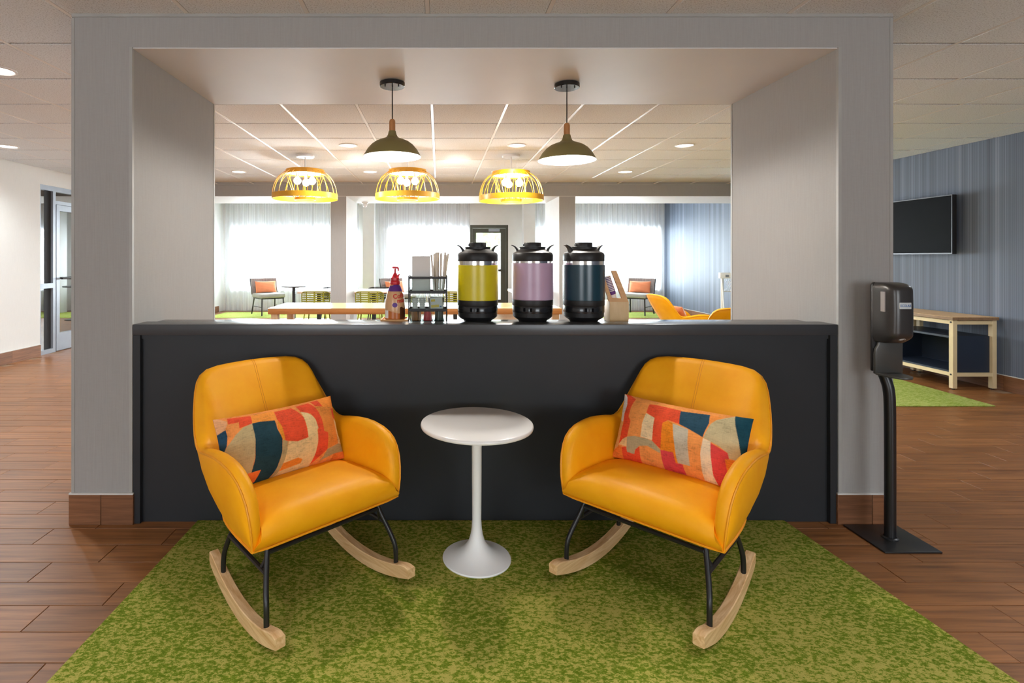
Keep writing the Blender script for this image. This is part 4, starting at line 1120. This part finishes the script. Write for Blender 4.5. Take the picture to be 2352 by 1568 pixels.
# ---- mustard cage pendants above the communal table
def cage(px, pyr, label):
    Y = 6.45; x = (px-PCX)/F*Y; zr = EYE-(pyr-PCY)/F*Y
    t = thing('cage_pendant', label, 'pendant lamp', (x, Y, ZC), 0, 'mustard cage pendants over the communal table')
    z = lambda a: zr+a-ZC
    MB().lathe([(0, 0), (.108, 0), (.108, -.018), (.10, -.026), (0, -.026)], 36).build('canopy', M['white_satin'], t, angle=35)
    MB().tube([(0, 0, -.026), (0, 0, z(.28))], .009, 10).build('rod', M['white_satin'], t)
    for k in range(3):
        a = 2*PI*k/3+.5; MB().tube([(.075*math.cos(a), .075*math.sin(a), -.024), (.10*math.cos(a), .10*math.sin(a), z(.305))], .0012, 5).build('cable', M['white_satin'], t)
    def ring(r, z0, h, nm): MB().lathe([(r, z(z0)), (r, z(z0+h)), (r-.008, z(z0+h)), (r-.008, z(z0)), (r, z(z0))], 56).build(nm, M['gold'], t, angle=40)
    ring(.388, -.03, .062, 'lower_ring'); ring(.228, .27, .052, 'upper_ring'); ring(.125, -.04, .03, 'inner_ring')
    MB().lathe([(.0, z(.285)), (.224, z(.285)), (.224, z(.289)), (0, z(.289))], 40).build('top_plate', M['shade_in'], t)
    for k in range(20):
        a = 2*PI*k/20; c, s = math.cos(a), math.sin(a)
        pts = [(.224, .30), (.275, .268), (.330, .205), (.368, .115), (.384, .02)]
        MB().tube(crom([(r*c, r*s, z(h)) for r, h in pts], 9), .0034, 5).build('rib', M['gold'], t)
    for k in range(12):
        a = 2*PI*(k+.5)/12; c, s = math.cos(a), math.sin(a)
        MB().tube([(.222*c, .222*s, z(.275)), (.122*c, .122*s, z(-.03))], .0030, 5).build('inner_rod', M['gold'], t)
    for k in range(3):
        a = 2*PI*k/3+PI/2+.15; c, s = math.cos(a), math.sin(a)
        b_ = MB().lathe([(0, -.045), (.022, -.040), (.040, -.020), (.045, 0), (.040, .020), (.024, .038), (.014, .05), (0, .05)], 20, (.10*c, .10*s, z(.185))).build('bulb', M['bulb2'], t)
        MB().lathe([(.016, .045), (.018, .05), (.018, .10), (0, .10)], 14, (.10*c, .10*s, z(.185))).build('socket', M['white_satin'], t)
    d = bpy.data.lights.new('cage_bulb', 'POINT'); d.energy = 20; d.color = (1.0, 0.97, 0.93); d.shadow_soft_size = 0.05
    lo = bpy.data.objects.new('cage_bulb', d); C.objects.link(lo); lo.location = (x, Y, zr+.12)
cage(701, 452, 'mustard cage pendant with three bulbs, leftmost over the communal table')
cage(936, 452, 'mustard cage pendant with three bulbs, middle one over the communal table')
cage(1174, 456, 'mustard cage pendant with three bulbs, rightmost over the communal table')

# ---- recessed downlights
dl0 = None
names_ = {(-.994, 5.87): 'recessed downlight above the left cage pendant pair, in the nearer row', (.856, 5.87): 'recessed downlight just left of the right olive pendant, nearer row',
          (2.70, 5.87): 'recessed downlight right of the right olive pendant, nearer row', (-2.87, 7.67): 'recessed downlight in the far row, leftmost in the portal view',
          (-.99, 7.67): 'recessed downlight in the far row, below the left olive pendant', (.856, 7.67): 'recessed downlight in the far row, above the rightmost cage pendant',
          (2.68, 7.67): 'recessed downlight in the far row, right of the right olive pendant', (-2.9, 3.52): 'recessed downlight over the left aisle, nearest the portal',
          (-4.78, 5.93): 'recessed downlight over the left aisle, farther from the portal'}
extra = [(4.7, 3.6), (4.7, 1.2), (-3.6, 11.4), (0.25, 11.4), (3.9, 11.4), (-3.0, 1.0), (-1.0, 0.3), (.86, 0.3), (2.9, 1.0), (-3.0, -2.0), (-1.0, -2.0), (.86, -2.0), (2.9, -2.0), (2.7, 7.67+0)]  # unseen lamps; the first pair is added to brighten the right aisle
def downlight(x, y, label, power, grp):
    global dl0
    if dl0 is None:
        dl0 = thing('downlight', label, 'downlight', (x, y, ZC), 0, grp)
        MB().lathe([(.102, 0), (.102, -.006), (.088, -.009), (.082, -.003)], 36).build('trim_ring', M['tee'], dl0)
        MB().lathe([(.083, -.004), (.06, -.0035), (0, -.0035)], 36).build('lens', M['can'], dl0)
    else:
        copy_tree(dl0, (x, y, ZC), 0, label, grp)
    d = bpy.data.lights.new('downlight_lamp', 'SPOT'); d.energy = power; d.color = DOWN_C; d.spot_size = math.radians(104 if y < 2 else 155); d.spot_blend = 0.8 if y < 2 else 0.6; d.shadow_soft_size = 0.07
    lo = bpy.data.objects.new('downlight_lamp', d); C.objects.link(lo); lo.location = (x, y, ZC-.02)
def lamp_only(x, y, power):
    d = bpy.data.lights.new('downlight_lamp', 'SPOT'); d.energy = power; d.color = DOWN_C; d.spot_size = math.radians(104 if y < 2 else 155); d.spot_blend = 0.8 if y < 2 else 0.6; d.shadow_soft_size = 0.28 if y < 2 else 0.12
    lo = bpy.data.objects.new('downlight_lamp', d); C.objects.link(lo); lo.location = (x, y, (ZC if y < P2[0] else 2.80)-.02)
for (x, y), lb in names_.items(): downlight(x, y, lb, DOWN_P*2.0, 'recessed ceiling downlights')
for (x, y) in extra:
    if (x, y) == (2.7, 7.67): continue
    lamp_only(x, y, DOWN_P*(2.5 if y < 2 else 1.3)); continue
    downlight(x, y, 'recessed downlight outside the view over the front lounge' if y < 2 else ('unseen lamp added over the right aisle' if x > 0 else 'recessed downlight hidden behind the left pillar'), DOWN_P*(1.75 if y < 2 else 1), 'recessed ceiling downlights')

# ---- dome camera on the far soffit
dc = thing('dome_camera', 'small white security camera under the far portal soffit', 'camera', (-1.37, 9.9, ZH2-.006))
MB().lathe([(0, 0), (.06, 0), (.06, -.025), (.045, -.035), (0, -.035)], 24).build('mount', M['white_satin'], dc)
MB().lathe([(.042, -.035), (.042, -.06), (.03, -.082), (.012, -.092), (0, -.093)], 24).build('dome', M['white_satin'], dc)

# ---- communal table
Y0, Y1 = 6.25, 7.03
cx0, cx1 = (615-PCX)/F*Y0, (1291-PCX)/F*Y0
ct = thing('communal_table', 'long thick honey-wood communal table under the cage pendants', 'table', ((cx0+cx1)/2, (Y0+Y1)/2, 0))
hx, hy = (cx1-cx0)/2, (Y1-Y0)/2
MB().box(-hx, -hy, .690, hx, hy, .755).build('tabletop_edge', M['oak_edge'], ct, bevel=0.003)
MB().box(-hx, -hy, .755, hx, hy, .760).build('tabletop', wood('glossy_oak_top', sl(214, 172, 118), sl(232, 196, 146), (3, 40, 40), 0.18, spec=0.6), ct)
for sx in (-1, 1):
    for sy in (-1, 1):
        MB().box(sx*(hx-.07)-.04, sy*(hy-.06)-.04, 0, sx*(hx-.07)+.04, sy*(hy-.06)+.04, .690).build('leg', M['maple'], ct, bevel=0.003)

# ---- cafe tables in the far portal
def cafe(x, label):
    t = thing('cafe_table', label, 'table', (x, 9.83, 0), 0, 'white-topped cafe tables')
    MB().box(-.31, -.35, .735, .31, .35, .765).build('tabletop', M['white_gloss'], t, bevel=0.003)
    MB().box(-.312, -.352, .722, .312, .352, .735).build('edge', M['oak_edge'], t)
    MB().box(-.035, -.035, .02, .035, .035, .722).build('column', M['dark_leg'], t)
    MB().box(-.25, -.25, 0, .25, .25, .02).build('base', M['dark_leg'], t, bevel=0.004)
    return t
cf = cafe(-2.20, 'white-topped cafe table left of the far left pillar')
copy_tree(cf, (-1.19, 9.83, 0), 0, 'white-topped cafe table right of the far left pillar', 'white-topped cafe tables')
copy_tree(cf, (.30, 9.83, 0), 0, 'white-topped cafe table behind the yellow airpot', 'white-topped cafe tables')
copy_tree(cf, (1.62, 9.83, 0), 0, 'white-topped cafe table behind the lilac airpot', 'white-topped cafe tables')

# ---- woven cafe chairs (back towards the viewer at local -y)
def woven(label, loc, rotz, mat, legm, group):
    t = thing('woven_chair', label, 'chair', loc, rotz, group)
    def bp(a, z):   # curved back surface, a in -1..1
        q = -PI/2+a*0.95; r = .29+.03*(z-.5); return (r*math.cos(q)*1.0, r*math.sin(q)*.75+.02, z)
    def rr(n=60):
        pts = []
        for i in range(n):
            u = 2*PI*i/n; c, s = math.cos(u), math.sin(u)
            a = (abs(c)**.45)*(1 if c > 0 else -1); z = .655+.115*(abs(s)**.45)*(1 if s > 0 else -1); pts.append(bp(a, z))
        return pts
    MB().tube(rr(), .009, 6, closed=True).build('back_frame', mat, t)
    for k in range(6):
        z = .565+.036*k
        rows = [[bp(a, z-.010), bp(a, z+.010)] for a in np.linspace(-.96, .96, 15)]
        MB().grid(rows).build('slat', mat, t)
    for a in (-.55, 0, .55):
        rows = [[bp(a-.05, z), bp(a+.05, z)] for z in np.linspace(.545, .765, 5)]
        rows = [[(p[0]*.985, p[1]*.985, p[2]) for p in r] for r in rows]
        MB().grid(rows).build('strap', mat, t)
    MB().lathe([(0, .44), (.235, .44), (.245, .45), (.235, .462), (0, .462)], 28).build('seat', mat, t)
    for sx in (-1, 1):
        MB().tube([(sx*.17, -.15, .44), (sx*.235, -.22, 0)], .011, 8).build('leg', legm, t)
        MB().tube([(sx*.17, .15, .44), (sx*.225, .22, 0)], .011, 8).build('leg', legm, t)
        MB().tube([(sx*.2, -.16, .45), bp(sx*.8, .56)], .009, 6).build('back_support', mat, t)
    return t
wc = woven('olive woven cafe chair at the table left of the far pillar', (-2.13, 9.35, 0), 0, M['olive'], M['olive'], 'woven cafe chairs')
copy_tree(wc, (-1.20, 9.35, 0), 0, 'olive woven cafe chair at the table right of the far pillar', 'woven cafe chairs')
copy_tree(wc, (.32, 9.35, 0), 0, 'olive woven cafe chair glimpsed between rack and yellow airpot', 'woven cafe chairs')
wb = woven('black woven cafe chair right of the lilac airpot', (1.68, 9.35, 0), 0, M['black_weave'], M['dark_leg'], 'woven cafe chairs')
copy_tree(wb, (-2.05, 10.38, 0), PI, 'black woven cafe chair across from the olive chair left of the far pillar', 'woven cafe chairs')
copy_tree(wb, (-1.15, 10.38, 0), PI, 'black woven cafe chair across from the olive chair right of the far pillar', 'woven cafe chairs')

# ---- grey accent chairs with orange pillows
def accent(label, loc, rotz, group='grey accent chairs'):
    t = thing('accent_chair', label, 'chair', loc, rotz, group)
    MB().box(-.30, -.31, .40, .30, .30, .50).build('seat', M['grey_fab'], t, bevel=0.04, segs=4)
    rows = []
    for z, y in ((.47, .29), (.60, .315), (.72, .345), (.84, .375)):
        rows.append([(x, y+.05*(abs(x)/.30)**2*-1.0, z) for x in np.linspace(-.31, .31, 13)])
    fr_ = [[(p[0], p[1]+.03, p[2]) for p in r] for r in rows]
    mb = MB(); loop = [r+[q for q in reversed(f2)] for r, f2 in zip(rows, fr_)]
    mb.grid(loop, wrap=True); n = len(loop[0]); mb.f.append(tuple(range(n))); mb.sm.append(False); mb.f.append(tuple(3*n+k for k in range(n))); mb.sm.append(False)
    mb.build('backrest', M['grey_back'], t, angle=40)
    for sx in (-1, 1):
        MB().tube([(sx*.25, -.26, .42), (sx*.27, -.30, 0)], .016, 8).build('leg', M['dark_leg'], t)
        MB().tube([(sx*.25, .25, .42), (sx*.28, .36, 0)], .016, 8).build('leg', M['dark_leg'], t)
        MB().tube([(sx*.25, .25, .40), (sx*.30, .30, .48), (sx*.315, .37, .84)], .012, 8).build('back_post', M['dark_leg'], t)
        MB().tube([(sx*.262, -.282, .19), (sx*.268, .31, .19)], .009, 6).build('stretcher', M['dark_leg'], t)
    MB().box(-.27, -.28, .375, .27, .28, .402).build('seat_frame', M['dark_leg'], t)
    return t
ac = accent('grey accent chair left of the round dark table by the windows', (-4.05, 12.72, .0125), math.radians(38))
copy_tree(ac, (-.95, 12.72, .0125), math.radians(38), 'grey accent chair half hidden behind the creamer bottle', 'grey accent chairs')
copy_tree(ac, (4.72, 12.72, .0125), math.radians(-38), 'grey accent chair by the windows near the blue wall', 'grey accent chairs')
opm = pillow_mesh('orange_pillow', .50, .28, .14, M['orange_vel'], 40, 26)
for (x, r, lb) in ((-4.05, 38, 'orange velvet lumbar pillow on the left grey chair'), (-.95, 38, 'orange velvet lumbar pillow behind the creamer bottle'), (4.72, -38, 'orange velvet lumbar pillow on the right grey chair')):
    place_pillow(opm, lb, dict(loc=(x, 12.72, .0125), rot=math.radians(r)), 0, .190, .640, math.radians(14), 'orange lumbar pillows')

# ---- dark round table by the windows
rt = thing('round_table', 'round dark pedestal table beside the left grey chair', 'table', (-3.17, 11.70, 0))
MB().lathe([(0, .715), (.265, .715), (.27, .725), (.265, .738), (0, .738)], 40).build('tabletop', plain('grey_laminate', (0.12, 0.115, 0.115, 1), 0.4), rt, angle=40)
MB().lathe([(.10, .700), (.10, .715), (0, .715)], 20).build('top_plate', M['dark_leg'], rt)
MB().box(-.03, -.03, .02, .03, .03, .70).build('column', M['dark_leg'], rt)
MB().lathe([(0, 0), (.23, 0), (.23, .012), (.04, .03), (0, .03)], 32).build('base', M['dark_leg'], rt, angle=40)

# ---- white stand with mesh basket by the blue wall
ws = thing('mesh_stand', 'tall white stand with a mesh panel and splayed legs by the blue wall', 'stand', (4.66, 8.35, 0))
MB().box(-.28, -.03, 1.03, .28, .03, 1.12).build('top_rail', M['white_satin'], ws, bevel=0.006)
MB().box(-.20, -.034, 1.05, -.15, -.03, 1.085).build('latch', M['alu'], ws)
for sx in (-1, 1):
    MB().tube([(sx*.235, 0, 1.03), (sx*.235, 0, 0)], .02, 10).build('post', M['cream_metal'], ws)
    MB().tube([(sx*.25, -.02, 1.03), (sx*.33, -.30, 0)], .009, 8).build('splayed_leg', M['white_satin'], ws)
MB().tube([(-.24, -.03, .83), (.24, -.03, .83)], .008, 8).build('cross_bar', M['white_satin'], ws)
mm = MB()
for k in range(-14, 15):
    for s in (-1, 1):
        p0 = [.03*k, 1.03]; x1 = .03*k+s*.10
        a_, b_ = Vector((p0[0], -.025, 1.03)), Vector((x1, -.028, .83))
        if abs(a_.x) < .23 and abs(b_.x) < .23: mm.tube([a_, b_], .0022, 4)
o = mm.build('mesh_panel', M['white_satin'], ws); o['kind'] = 'stuff'
